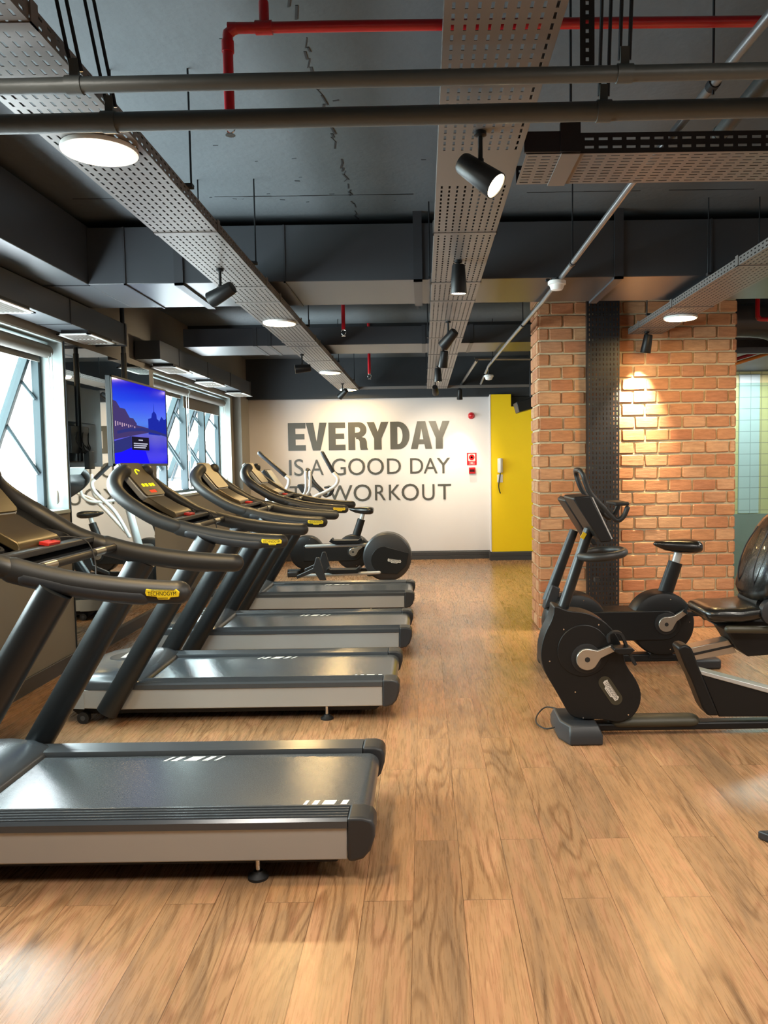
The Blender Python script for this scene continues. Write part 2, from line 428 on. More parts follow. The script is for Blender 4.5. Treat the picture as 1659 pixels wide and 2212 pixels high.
def perf_sheet(mb, a0, a1, b0, b1, mapf, pa, pb, ha, hb, skip=()):
    """sheet with slots: a runs along, b across; ha x hb slots on a pa x pb grid; skip = blank bands along a"""
    na = max(1, int((a1 - a0) / pa)); nb = max(1, int((b1 - b0) / pb))
    A = [a0]; ea = (a1 - a0 - na * pa) / 2
    for i in range(na):
        c = a0 + ea + (i + .5) * pa
        if any(s0 < c < s1 for s0, s1 in skip): continue
        A += [c - ha / 2, c + ha / 2]
    A.append(a1)
    B = [b0]; eb = (b1 - b0 - nb * pb) / 2
    for i in range(nb):
        c = b0 + eb + (i + .5) * pb; B += [c - hb / 2, c + hb / 2]
    B.append(b1)
    k = len(B); vs = [mapf(a, b) for a in A for b in B]; fs = []
    for i in range(len(A) - 1):
        for j in range(k - 1):
            if i % 2 == 1 and j % 2 == 1: continue
            fs.append((i * k + j, i * k + j + 1, (i + 1) * k + j + 1, (i + 1) * k + j))
    return mb.quadmesh(vs, fs)

# ================================================================== THE ROOM
WL, WT = -2.85, .26              # left wall face, thickness
CEIL = 3.30
YF = 12.80                       # far white wall
struct('floor', MB().box((-3.4, -3, -.1), (6.2, 13.2, 0)), M_FLOOR, smooth=False)
cb = MB().box((-3.4, -3, CEIL), (6.2, 13.2, CEIL + .2))
struct('ceiling', cb, M_CEIL, smooth=False)
# cast joints and a ragged patched seam on the slab
jm = MB()
for y in (2.73, 3.9, 5.05):
    pts = [(x, y + random.uniform(-.004, .004)) for x in [-2.2 + .18 * i for i in range(40)]]
    for (xa, ya), (xb, yb) in zip(pts, pts[1:]):
        if random.random() < .85: jm.box((xa, ya - .003, CEIL - .002), (xb, yb + .003, CEIL + .01))
struct('trim_4', jm, M_TRAYDK, smooth=False)
sm = MB(); y = .9
while y < 5.5:
    s = random.uniform(.03, .1); x = -.47 + .012 * (y - 2) + random.uniform(-.012, .012)
    if random.random() < .8: sm.obox((x, y + s / 2, CEIL), (random.uniform(.002, .006), 0, 0), (random.uniform(-.012, .012), s / 2, 0), (0, 0, random.uniform(.001, .003)))
    y += s * .9
for _ in range(60):
    x, y = random.uniform(-1.6, .6), random.uniform(1.2, 5.2); s = random.uniform(.005, .016)
    sm.obox((x, y, CEIL), (s, random.uniform(-.3, .3) * s, 0), (0, s * random.uniform(.15, .5), 0), (0, 0, .002))
struct('trim_5', sm, M_DARKBAND, smooth=False)

# left wall with its window openings
WINS = [(2.6, 6.24), (8.3, 11.59)]
Z0, Z1 = 1.25, 2.60
lw = MB()
lw.box((WL - WT, -3, 0), (WL, 13.1, Z0)); lw.box((WL - WT, -3, Z1), (WL, 13.1, CEIL))
ys = [-3] + [q for w in WINS for q in w] + [13.1]
for i in range(0, len(ys), 2): lw.box((WL - WT, ys[i], Z0), (WL, ys[i + 1], Z1))
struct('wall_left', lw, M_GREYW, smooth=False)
rv = MB()
for a, b in WINS:
    rv.box((WL - WT, b - .012, Z0), (WL + .001, b + .0005, Z1)); rv.box((WL - WT, a - .0005, Z0), (WL + .001, a + .012, Z1))
    rv.box((WL - WT, a, Z1 - .012), (WL + .001, b, Z1 + .001))
struct('trim_1', rv, M_JAMB, smooth=False)
pl = MB().box((WL, 11.75, 0), (WL + .12, 12.25, 2.62))
struct('pillar', pl, M_GREYW, smooth=False)
struct('baseboard_left', MB().box((WL, -3, 0), (WL + .018, 11.75, .11)), M_SKIRT, bevel=.004)
# far wall: white part, dark band above, yellow return
struct('wall_far', MB().box((-3.2, YF, 0), (1.1, YF + .15, 2.66)), M_WHITEW, smooth=False)
struct('trim_2', MB().box((-3.2, YF - .12, 2.655), (6.2, YF + .15, CEIL)), M_DARKBAND, smooth=False)
yw = MB().prism([(1.085, 0), (3.2, 0), (3.2, 2.475), (1.415, 2.475), (1.415, 2.672), (1.085, 2.672)], 12.55, 12.79)
struct('wall_yellow', yw, M_YELW, smooth=False)
struct('trim_3', MB().box((1.075, 12.545, .13), (1.086, YF, 2.672)), M_WHITEW, smooth=False)
sk = MB().prism([(YF - .022, 0), (YF, 0), (YF, .14), (YF - .008, .14), (YF - .012, .125), (YF - .022, .118), (YF - .022, .07), (YF - .018, .066), (YF - .022, .062)], -2.85, 1.075, 'x')
struct('baseboard_far', sk, M_SKIRT)
sk = MB().prism([(12.528, 0), (12.55, 0), (12.55, .14), (12.542, .14), (12.538, .125), (12.528, .118), (12.528, .07), (12.532, .066), (12.528, .062)], 1.06, 3.2, 'x').box((1.06, 12.53, 0), (1.085, YF - .022, .138))
struct('baseboard_yellow', sk, M_SKIRT)
# unseen closing walls
struct('wall_right', MB().box((6.1, -3, 0), (6.3, 13.2, CEIL)), M_WHITEW, smooth=False)
struct('wall_back', MB().box((-3.2, -3.2, 0), (6.2, -3, CEIL)), M_WHITEW, smooth=False)
struct('wall_far_right', MB().box((1.1, YF, 0), (6.2, YF + .15, 2.66)), M_DARKBAND, smooth=False)

# brick wall
BX0, BX1, BY, BYB = 1.072, 2.915, 7.275, 7.74
core = MB().box((BX0 + .012, BY + .014, 0), (BX1 - .012, BYB - .012, CEIL))
wb = struct('wall_brick', core, M_MORTAR, smooth=False)
bm_ = MB(); CH, CW, MJ = .1175, .222, .0155
def brick(mb, cx, cz, w, h, face):
    j = lambda s=.003: random.uniform(-s, s)
    d = .014 + random.uniform(0, .006)
    pts = []
    w2, h2, c = w / 2, h / 2, .008
    outl = [(-w2 + c, -h2), (w2 - c, -h2), (w2, -h2 + c), (w2, h2 - c), (w2 - c, h2), (-w2 + c, h2), (-w2, h2 - c), (-w2, -h2 + c)]
    outl = [(a + j(), b + j()) for a, b in outl]
    ins = [(a * (1 - .006 / w2), b * (1 - .006 / h2)) for a, b in outl]
    def P(p, t): return face(cx + p[0], cz + p[1], t)
    mb.loft([[P(p, -.02) for p in outl], [P(p, d - .006) for p in outl], [P(p, d) for p in ins]])
row = 0; z = .004
while z < CEIL - .03:
    off = (row % 2) * CW / 2 + random.uniform(-.012, .012)
    x = BX0 - off
    while x < BX1 - .02:
        a, b = max(x, BX0), min(x + CW, BX1)
        if b - a > .045: brick(bm_, (a + b) / 2, z + CH / 2, b - a - MJ * .95, CH - MJ, lambda p, q, t: (p, BY + .014 - t, q))
        x += CW
    y = BY - ((row + 1) % 2) * CW / 2
    while y < BYB - .03:
        a, b = max(y, BY + .004), min(y + CW, BYB)
        if b - a > .045: brick(bm_, (a + b) / 2, z + CH / 2, b - a - MJ, CH - MJ, lambda p, q, t: (BX0 + .012 - t, p, q))
        if b - a > .045 and z > 0: brick(bm_, (a + b) / 2, z + CH / 2, b - a - MJ, CH - MJ, lambda p, q, t: (BX1 - .012 + t, p, q))
        y += CW
    z += CH; row += 1
bm_.build('brick_facing', M_BRICK, wb, ang=25)

# glazed room to the right of the brick wall
struct('wall_tiled', MB().box((2.6, 10.4, 0), (6.2, 10.5, 2.75)), M_TILEY, smooth=False)
tb = MB().box((4.20, 10.38, .86), (4.47, 10.405, 2.7))
struct('trim_6', tb, M_TILEW, smooth=False)
struct('trim_7', MB().box((2.6, 10.385, .0), (6.2, 10.405, .85)), mat('grey_tile', '#8b9690', .4), smooth=False)
struct('window_3', MB().box((3.06, 8.6, 0.02), (5.4, 8.62, 2.42)), M_GLASST, smooth=False)
l = bpy.data.lights.new('side_room_fill', 'AREA'); l.size = 1.0; l.energy = 34; l.color = (1, 1, 1); l.specular_factor = .15  # unseen fill light, added so the glazed room looks bright
o = bpy.data.objects.new('side_room_fill', l); COL.objects.link(o); o.location = (4.1, 9.6, 2.7)
struct('trim_8', MB().box((2.95, 8.3, 2.74), (6.2, 10.5, CEIL)), M_DARKBAND, smooth=False)

# ------------------------------------------------------------------ windows of the left wall
def make_window(idx, y0, y1, n):
    fr = MB(); X = -3.05
    fr.box((X - .03, y0, Z0), (X + .03, y1, Z0 + .05)); fr.box((X - .03, y0, Z1 - .05), (X + .03, y1, Z1))
    w = (y1 - y0) / n
    fr.box((X - .03, y0, Z0), (X + .03, y0 + .045, Z1)); fr.box((X - .03, y1 - .045, Z0), (X + .03, y1, Z1))
    win = struct(f'window_{idx}', fr, M_ALU, bevel=.004)
    for i in range(1, n):
        MB().box((X - .045, y0 + i * w - .028, Z0 + .05), (X + .045, y0 + i * w + .028, Z1 - .05)).build('mullion', M_ALU, win, bevel=.004)
    a = math.radians(21)
    for i in range(n):
        ya, yb = y0 + i * w + .045, y0 + (i + 1) * w - .045
        L = Z1 - Z0 - .13; top = Vector((X - .035, 0, Z1 - .06))
        dn = Vector((-math.sin(a), 0, -math.cos(a))); out = Vector((-math.cos(a), 0, math.sin(a)))
        s = MB()
        def bar(t0, t1, p, q): s.obox(top + dn * ((t0 + t1) / 2) + Vector((0, (p + q) / 2, 0)), dn * ((t1 - t0) / 2), (0, (q - p) / 2, 0), out * .036)
        bar(0, .045, ya, yb); bar(L - .05, L, ya, yb); bar(.045, L - .05, ya, ya + .045); bar(.045, L - .05, yb - .045, yb)
        so = s.build('sash', M_ALU, win, bevel=.004)
        MB().obox(top + dn * (L / 2) + Vector((0, (ya + yb) / 2, 0)), dn * (L / 2 - .045), (0, (yb - ya) / 2 - .04, 0), out * .003).build('pane', M_GLASS, so, smooth=False)
        for q in (ya + .012, yb - .012):
            p1 = top + dn * (L * .50) + Vector((0, q, 0)); p2 = Vector((X + .0, q, Z0 + .30))
            MB().tube([p1, p2], (.016), 6, cap='flat').build('stay_arm', M_ALU, win)
            p1 = top + dn * (L * .20) + Vector((0, q, 0)); p2 = Vector((X + .0, q, Z1 - .46))
            MB().tube([p1, p2], (.013), 6, cap='flat').build('stay_arm', M_ALU, win)
    MB().box((X + .03, y0 + .012, Z0 - .01), (WL + .02, y1 - .012, Z0 + .02)).build('window_sill', M_JAMB, win, bevel=.004)
    return win
make_window(1, 2.6, 6.228, 4)
make_window(2, 8.312, 11.578, 4)
# roller blinds
def blind(y0, y1, drop, label):
    t = thing('roller_blind', label, 'blind', (-2.96, (y0 + y1) / 2, 2.5), 'rolled-up window blinds')
    MB().tube([(-2.955, y0, 2.515), (-2.955, y1, 2.515)], .05, 20, up=(0, 0, 1), cap='flat').build('roller', M_BLIND, t, True)
    MB().box((-3.008, y0 + .03, 2.515 - drop), (-3.004, y1 - .03, 2.515)).box((-3.012, y0 + .03, 2.5 - drop), (-3.0, y1 - .03, 2.52 - drop)).build('blind_cloth', M_BLIND, t, True)
    MB().tube([(-2.93, y1 - .03, 2.5), (-2.93, y1 - .03, 1.45)], .004, 6, cap='flat').tube([(-2.905, y1 - .03, 2.5), (-2.905, y1 - .03, 1.45)], .004, 6, cap='flat').lathe((-2.917, y1 - .03, 1.42), (0, 0, -1), [(0, .012), (.02, .02), (.09, .02), (.11, .008)], 12).build('bead_chain', M_SILVERP, t, True)
blind(2.65, 6.2, .07, 'rolled-up grey roller blind over the near window, beside the mirror')
blind(8.35, 9.75, .07, 'grey roller blind partly hidden behind the television, rolled right up')
blind(9.80, 11.55, .17, 'grey roller blind with a short hanging strip, next to the far white wall')
# mirror on the pier
mi = tag(MB().box((WL + .002, 6.252, .13), (WL + .010, 8.16, 2.6)).build('wall_mirror', M_MIRROR, smooth=False), 'tall frameless wall mirror between the two windows behind the television', 'mirror')
MB().box((WL + .001, 6.246, .13), (WL + .0115, 6.2525, 2.6)).build('mirror_edge', M_ALUDK, mi, smooth=False)

# ================================================================== CEILING SERVICES
# big ducts
d1 = thing('air_duct', 'large black rectangular air duct crossing the ceiling and turning along the windows', 'air duct', (0, 5.8, 2.845))
MB().box((-2.272, 5.4, 2.845), (6.0, 6.2, 3.225)).build('cross_duct', M_DUCT, d1, True, bevel=.004, smooth=False)
MB().box((-2.84, -2.9, 2.845), (-2.272, 6.2, 3.24)).build('window_side_duct', M_DUCT, d1, True, bevel=.004, smooth=False)
for x in (-1.65, -.02, 1.35, 3.0):
    MB().box((x - .03, 5.385, 2.83), (x + .03, 6.215, 2.846)).box((x - .03, 5.385, 2.83), (x + .03, 5.402, CEIL)).build('strap', M_DUCT_IN, d1, True, smooth=False)
for x in (-2.02, -.93, .33, 1.98):
    MB().box((x - .006, 5.392, 2.836), (x + .006, 6.21, 2.847)).box((x - .006, 5.392, 2.836), (x + .006, 5.402, 3.225)).build('flange_joint', M_DUCT_IN, d1, True, smooth=False)
MB().box((-2.848, 5.41, 2.838), (-2.27, 5.425, 2.847)).build('flange_joint', M_DUCT_IN, d1, True, smooth=False)
MB().box((-2.85, 2.9, 2.838), (-2.262, 2.925, 3.2)).build('flange_joint', M_DUCT_IN, d1, True, smooth=False)
d2 = thing('air_duct', 'slimmer black air duct crossing the ceiling farther back, near the far wall', 'air duct', (0, 8.5, 2.844))
MB().box((-2.5, 8.25, 2.844), (6.0, 8.93, 3.03)).build('duct_body', M_DUCT, d2, True, bevel=.004, smooth=False)
for x in (-1.75, -1.6, .02, .52):
    MB().box((x - .02, 8.24, 2.84), (x + .02, 8.94, 3.036)).build('strap', M_DUCT_IN, d2, True, smooth=False)
struct('beam', MB().box((-3.1, 9.6, 3.02), (6.1, 9.95, CEIL)), M_DARKBAND, smooth=False)
def branch_duct(label, y0, y1, tip, diffs):
    t = thing('branch_duct', label, 'air duct', (-2.7, (y0 + y1) / 2, 2.65))
    MB().box((-2.83, y0, 2.655), (-2.58, y1, 2.838)).build('duct_body', M_DUCT, t, True, bevel=.003, smooth=False)
    MB().box((-2.836, y1 - .03, 2.648), (-2.572, y1, 2.842)).build('end_flange', M_DUCT_IN, t, True, smooth=False)
    if tip: pass
    for y in [y0 + .6 + 1.1 * i for i in range(int((y1 - y0 - .5) / 1.1))]:
        MB().box((-2.834, y - .005, 2.65), (-2.575, y + .005, 2.841)).build('seam', M_DUCT_IN, t, True, smooth=False)
    for lab, ya, yb in diffs:
        g = thing('ceiling_diffuser', lab, 'air vent', (-2.67, (ya + yb) / 2, 2.62), 'white slatted air vents along the windows')
        MB().box((-2.775, ya + .03, 2.630), (-2.565, yb - .03, 2.655)).build('neck', M_RUBBER, g, True, smooth=False)
        f = MB(); X0, X1 = -2.80, -2.54
        f.box((X0, ya, 2.617), (X1, ya + .03, 2.625)); f.box((X0, yb - .03, 2.617), (X1, yb, 2.625)); f.box((X0, ya, 2.617), (X0 + .028, yb, 2.625)); f.box((X1 - .028, ya, 2.617), (X1, yb, 2.625))
        f.build('frame', M_VENT, g, True, smooth=False)
        s = MB(); n = 7
        for i in range(n):
            x = X0 + .035 + i * (X1 - X0 - .07) / (n - 1)
            s.obox((x, (ya + yb) / 2, 2.621), (.0035, 0, .004), (0, (yb - ya) / 2 - .03, 0), (0, 0, .001))
        s.box((X0 + .02, (ya + yb) / 2 - .004, 2.620), (X1 - .02, (ya + yb) / 2 + .004, 2.624))
        s.build('grille', M_VENT, g, True, smooth=False)
branch_duct('small black branch duct over the near window carrying two white vents', -2.5, 6.87, True,
            [('white slatted air vent over the near window, cut by the photo edge', 4.5, 5.2), ('white slatted air vent hanging above the mirror and the television pole', 6.03, 6.55)])
branch_duct('small black branch duct over the far window carrying three white vents', 7.75, 11.74, False,
            [('white slatted air vent above the television, first of the far three', 8.07, 8.69), ('white slatted air vent over the far window, middle of the far three', 9.58, 10.2), ('white slatted air vent closest to the far white wall', 11.07, 11.7)])

# cable trays
def tray(label, x0, x1, y0, y1, z, couplers, rods, cables=None, skip=(), pitch=(.05, .033), hole=(.03, .0085)):
    t = thing('cable_tray', label, 'cable tray', ((x0 + x1) / 2, (y0 + y1) / 2, z))
    b = MB(); perf_sheet(b, y0, y1, x0, x1, lambda a, c: (c, a, z), pitch[0], pitch[1], hole[0], hole[1], skip)
    b.build('tray_base', M_TRAY, t, True, smooth=False, solid=.002)
    for x in (x0, x1):
        s = MB(); perf_sheet(s, y0, y1, z, z + .048, lambda a, c: (x, a, c), .05, .024, .022, .008, skip)
        s.box((min(x, x + (.012 if x == x0 else -.012)), y0, z + .046), (max(x, x + (.012 if x == x0 else -.012)), y1, z + .049))
        s.build('side_flange', M_TRAY, t, True, smooth=False, solid=.002)
    if cables:
        cb_ = MB()
        for i in range(8):
            xx = x0 + .03 + i * (x1 - x0 - .06) / 7
            cb_.tube([(xx + random.uniform(-.006, .006), yy_, z + .017 + .004 * (i % 2)) for yy_ in [cables + k * (y1 - cables) / 9 for k in range(10)]], .0155, 6, up=(0, 0, 1), cap='flat')
        cb_.build('cables', M_RUBBER, t, True)
    for y in couplers:
        MB().box((x0 - .006, y - .02, z - .005), (x1 + .006, y + .02, z - .001)).box((x0 - .006, y - .02, z - .005), (x0 - .002, y + .02, z + .06)).box((x1 + .002, y - .02, z - .005), (x1 + .006, y + .02, z + .06)).build('coupler', M_TRAY, t, True, smooth=False)
    for y in rods:
        MB().box((x0 - .02, y - .018, z + .050), (x1 + .02, y + .018, z + .066)).build('support_bar', M_TRAYDK, t, True, smooth=False)
        for x in (x0 - .012, x1 + .012):
            MB().tube([(x, y, z + .05), (x, y, CEIL)], .0045, 6, up=(1, 0, 0), cap='flat').build('hanger_rod', M_ROD, t, True)
    return t
TZ = 2.75
tr1 = tray('perforated grey cable tray running above the treadmills with four round lamps', -1.31, -1.0, -1.0, 12.28, TZ, [2.1, 3.93, 5.12, 5.6, 6.53, 7.4, 7.7, 8.8, 10.0, 11.2], [1.7, 3.45, 4.75, 6.9, 9.3, 11.4], cables=2.95)
tr2 = tray('perforated grey cable tray over the middle of the room with a row of black spotlights', .07, .38, -1.0, 12.28, TZ, [4.0, 5.08, 5.65, 6.43, 7.3, 8.4, 9.6, 10.9, 11.9], [1.5, 5.2, 7.6, 10.2, 12.0], skip=((2.95, 3.32),), cables=3.2)
tr3 = tray('perforated grey cable tray above the bikes meeting the top of the brick wall', 1.90, 2.21, 1.0, BY - .03, TZ, [4.75, 6.0, 6.9], [4.2, 5.2, 6.6], cables=1.1)
# branch of the middle tray
tb = thing('cable_tray', 'short perforated tray with black sides branching off to the right edge of the photo', 'cable tray', (1.6, 3.13, TZ))
b = MB(); perf_sheet(b, .40, 1.86, 2.985, 3.30, lambda a, c: (a, c, TZ - .006), .052, .03, .034, .008); b.build('tray_base', M_TRAY, tb, True, smooth=False, solid=.002)
for y in (2.985, 3.30):
    b = MB(); perf_sheet(b, .40, 1.86, TZ - .006, TZ + .068, lambda a, c: (a, y, c), .052, .03, .034, .010); b.build('side_flange', M_TRAYDK, tb, True, smooth=False, solid=.003)
MB().box((.53, 2.975, TZ - .012), (.60, 3.31, TZ - .007)).build('clamp_strip', M_TRAY, tb, True, smooth=False)
MB().box((.525, 2.965, TZ - .005), (.60, 2.985, TZ + .10)).build('clamp_plate', M_TRAYDK, tb, True, smooth=False)
MB().box((.392, 2.97, TZ - .004), (.56, 2.984, TZ + .07)).build('joint_plate', M_TRAYDK, tb, True, smooth=False)
MB().tube([(.565, 2.975, TZ + .05), (.565, 2.975, CEIL)], .005, 6, up=(1, 0, 0), cap='flat').build('hanger_rod', M_ROD, tb, True)
# vertical tray on the brick wall
vt = thing('vertical_cable_tray', 'black perforated cable tray standing upright against the brick wall', 'cable tray', (1.66, 7.2, 0))
va, vb = 1.512, 1.805
b = MB(); perf_sheet(b, 0.0, 3.28, va, vb, lambda a, c: (c, 7.19, a), .045, .032, .026, .0085); b.build('tray_base', M_TRAYDK, vt, True, smooth=False, solid=.002)
for x in (va, vb):
    b = MB(); b.box((x - .0015, 7.19, 0), (x + .0015, 7.255, 3.28)); b.build('side_flange', M_TRAYDK, vt, True, smooth=False)

# two black pipes at the front
for (nm, yl, yr, r, px, lab) in (('pipe', 2.262, 2.232, .0215, None, 'upper of two black pipes crossing under the ceiling in front'), ('pipe', 2.50, 2.462, .0285, None, 'lower and thicker of two black pipes crossing under the ceiling in front')):
    t = thing('pipe', lab, 'pipe', (0, yl, 2.68))
    zc = 2.672
    p = [(-2.05, yl + .01, zc), (-1.2, yl, zc), (1.0, yr, zc), (4.5, yr - .05, zc)]
    MB().tube(p, r, 18, up=(0, 0, 1), cap='flat').build('pipe_run', M_PIPE, t, True)
    for x in ((-.965, .575) if r < .025 else (-.962, .57)):
        yy = yl + (yr - yl) * (x + 1.2) / 2.2
        MB().tube([(x - .022, yy, zc), (x + .022, yy, zc)], r + .004, 18, up=(0, 0, 1), cap='flat').box((x - .012, yy - .006, zc + r), (x + .012, yy + .006, zc + r + .05)).build('pipe_clamp', M_PIPE, t, True)
        for dx in (-.011, .016):
            MB().tube([(x + dx, yy + .01, zc + r + .02), (x + dx - (.06 if x < 0 else 0.01), yy - .12, CEIL)], .0055, 6, up=(1, 0, 0), cap='flat').build('hanger_rod', M_ROD, t, True)
    if r < .025:
        s = MB(); perf_sheet(s, zc + r, CEIL, .395, .435, lambda a, c: (c + .055, yr, a), .025, .038, .011, .009); s.build('perforated_strut', M_TRAYDK, t, True, smooth=False, solid=.003)
# red sprinkler line
rt = thing('sprinkler_pipe', 'red fire sprinkler pipe along the ceiling with a drop on its left end', 'pipe', (0, 2.6, 3.0))
zr = 3.005
MB().tube(smoothpath([(-.612, 2.6, 2.72), (-.612, 2.6, 2.96), (-.604, 2.6, 2.992), (-.575, 2.6, zr), (-.52, 2.6, zr), (.5, 2.6, zr), (5, 2.6, zr - .02)], 4), .0168, 16, up=(0, 1, 0), cap='flat').build('pipe_run', M_RED, rt, True)
MB().tube([(-.521, 2.6, zr), (-.467, 2.6, zr)], .0215, 16, cap='flat').build('tee_fitting', M_RED, rt, True)
MB().tube([(-.493, 2.6, zr), (-.493, 2.6, zr + .075)], .0165, 16, up=(1, 0, 0)).build('riser', M_RED, rt, True)
MB().tube([(-.612, 2.6, 2.93), (-.612, 2.6, 2.965)], .020, 16, up=(1, 0, 0), cap='flat').build('elbow_collar', M_RED, rt, True)
def sprinkler(parent, p, k=1.0):
    x, y, z = p
    b = MB()
    for s in (-1, 1): b.tube(smoothpath([(x + s * .006 * k, y, z), (x + s * .016 * k, y, z - .012 * k), (x + s * .013 * k, y, z - .03 * k), (x, y, z - .04 * k)], 3), .0025 * k, 6, cap='flat')
    b.lathe((x, y, z - .04 * k), (0, 0, -1), [(0, .005 * k), (.004 * k, .016 * k), (.006 * k, .016 * k)], 14).tube([(x, y, z + .012), (x, y, z - .004)], .010 * k, 10, up=(1, 0, 0), cap='flat')
    b.build('sprinkler_head', M_CHROME, parent, True)
sprinkler(rt, (-.612, 2.6, 2.715))
for (px, yt, yb, Y, lab) in ((741, 640, 712, 7.4, 'red sprinkler drop hanging just behind the large cross duct'), (797, 760, 808, 9.6, 'red sprinkler drop hanging farther back above the white wall')):
    a = pY(px, yt, Y); bq = pY(px + 1, yb, Y)
    t = thing('sprinkler_drop', lab, 'sprinkler', (bq.x, Y, bq.z))
    MB().tube([(bq.x, Y, bq.z), (bq.x, Y, CEIL)], .018, 12, up=(1, 0, 0), cap='flat').build('drop_pipe', M_RED, t, True)
    sprinkler(t, (bq.x, Y, bq.z), 1.3)
# long conduit and its relatives
ct = thing('conduit', 'long silver conduit running back under the ceiling past two smoke detectors', 'conduit', (.9, 6, 2.8))
cp = [(1.06, .6, 2.855), (1.003, 2.3, 2.855), (.966, 3.64, 2.853), (.94, 4.9, 2.82), (.928, 6, 2.812), (.875, 7.85, 2.806), (.835, 9.86, 2.80), (.90, 12.1, 2.80)]
MB().tube(cp, .0165, 14, up=(0, 0, 1), cap='flat').build('conduit_run', M_CONDUIT, ct, True)
for y, x in ((2.7, .992), (4.9, .94), (7.0, .90), (9.4, .845)):
    zc = 2.855 if y < 4 else (2.82 if y < 5 else 2.806)
    MB().tube([(x, y - .02, zc), (x, y + .02, zc)], .021, 14, up=(0, 0, 1), cap='flat').build('saddle_clip', M_ROD, ct, True)
    MB().tube([(x, y, 2.82), (x, y, CEIL)], .0045, 6, up=(1, 0, 0), cap='flat').build('hanger_rod', M_ROD, ct, True)
a, b2 = pZ(1659, 165, 2.98), pZ(1556, 288, 2.98)
t = tag(MB().tube([a + (a - b2) * .6, b2], .032, 16, up=(0, 0, 1), cap='flat').lathe(b2, (b2 - a), [(-.012, .034), (.0, .036), (.012, .034)], 16).build('pipe', M_PIPE), 'thick dark pipe stub at the upper right, behind the branch tray', 'pipe')
for (p, q, r, lab) in ((pZ(1030, 778, 2.85), pZ(995, 832, 2.85), .02, 'short dim conduit hanging near the far wall, left of the detector'), (pZ(1025, 775, 2.9), pZ(1146, 775, 2.9), .018, 'dim conduit crossing towards the brick wall, before the far wall')):
    tag(MB().tube([p, q], r, 10, up=(0, 0, 1), cap='flat').build('conduit', M_CONDUIT), lab, 'conduit')
fb = MB(); fx = [(-1.0, 12.38), (1.6, 12.38)]
perf_sheet(fb, -1.0, 2.6, 12.3, 12.5, lambda a, c: (a, c, 2.775), .06, .04, .03, .01); fb.box((-1.0, 12.298, 2.76), (2.6, 12.302, 2.80))
tag(fb.build('cable_tray', M_TRAY, smooth=False, solid=.002), 'narrow cable tray crossing just in front of the far wall top', 'cable tray')
def detector(px, py, Y, lab):
    p = pY(px, py, Y)
    t = thing('smoke_detector', lab, 'smoke detector', p)
    MB().lathe((p.x, Y, p.z + .035), (0, 0, -1), [(0, .056), (.004, .060), (.026, .060), (.028, .052)], 28).build('detector_base', M_WHITEP, t, True)
    MB().lathe((p.x, Y, p.z + .008), (0, 0, -1), [(0, .050), (.022, .044), (.034, .036), (.038, .015)], 28).build('sensor_chamber', M_WHITEP, t, True)
    MB().lathe((p.x, Y, p.z + .035), (0, 0, 1), [(0, .04), (.014, .04)], 20).tube([(p.x, Y, p.z + .04), (p.x, Y, max(p.z + .06, 2.80))], .01, 10, up=(1, 0, 0), cap='flat').box((p.x - .05, Y - .012, p.z + .03), (p.x - .075, Y + .012, p.z + .048)).build('mount', M_RUBBER, t, True)
detector(1203, 618, 5.32, 'white smoke detector on the conduit in front of the large duct')
detector(1056, 816, 9.95, 'white smoke detector farther back, above the yellow wall')

# downlights
def downlight(x, y, lab, r=.132, on=1.0):
    t = thing('downlight', lab, 'ceiling lamp', (x, y, TZ), 'round lamps under the cable trays')
    MB().lathe((x, y, TZ - .003), (0, 0, -1), [(0, r), (.006, r + .002), (.016, r), (.016, r - .012)], 40).build('trim_ring', M_WHITEP, t, True)
    MB().lathe((x, y, TZ - .012), (0, 0, -1), [(0, r - .006), (.009, r - .010)], 40).build('diffuser', E_LAMP, t, True)
    l = bpy.data.lights.new('downlight_glow', 'AREA'); l.shape = 'DISK'; l.size = r * 1.8; l.energy = DOWN_W * on; l.color = (1.0, .66, .26)
    o = bpy.data.objects.new('downlight_glow', l); COL.objects.link(o); o.parent = t; o.location = (0, 0, -.026)
downlight(-1.152, 2.885, 'large glowing round lamp nearest the camera, under the left cable tray')
downlight(-1.145, 6.36, 'glowing round lamp second from the camera under the left cable tray')
downlight(-1.15, 9.82, 'glowing round lamp third along the left cable tray, beside a spotlight')
downlight(-1.15, 12.13, 'glowing round lamp at the far end of the left cable tray')
downlight(2.10, 6.39, 'glowing round lamp in front of the brick wall on the right', on=.6)

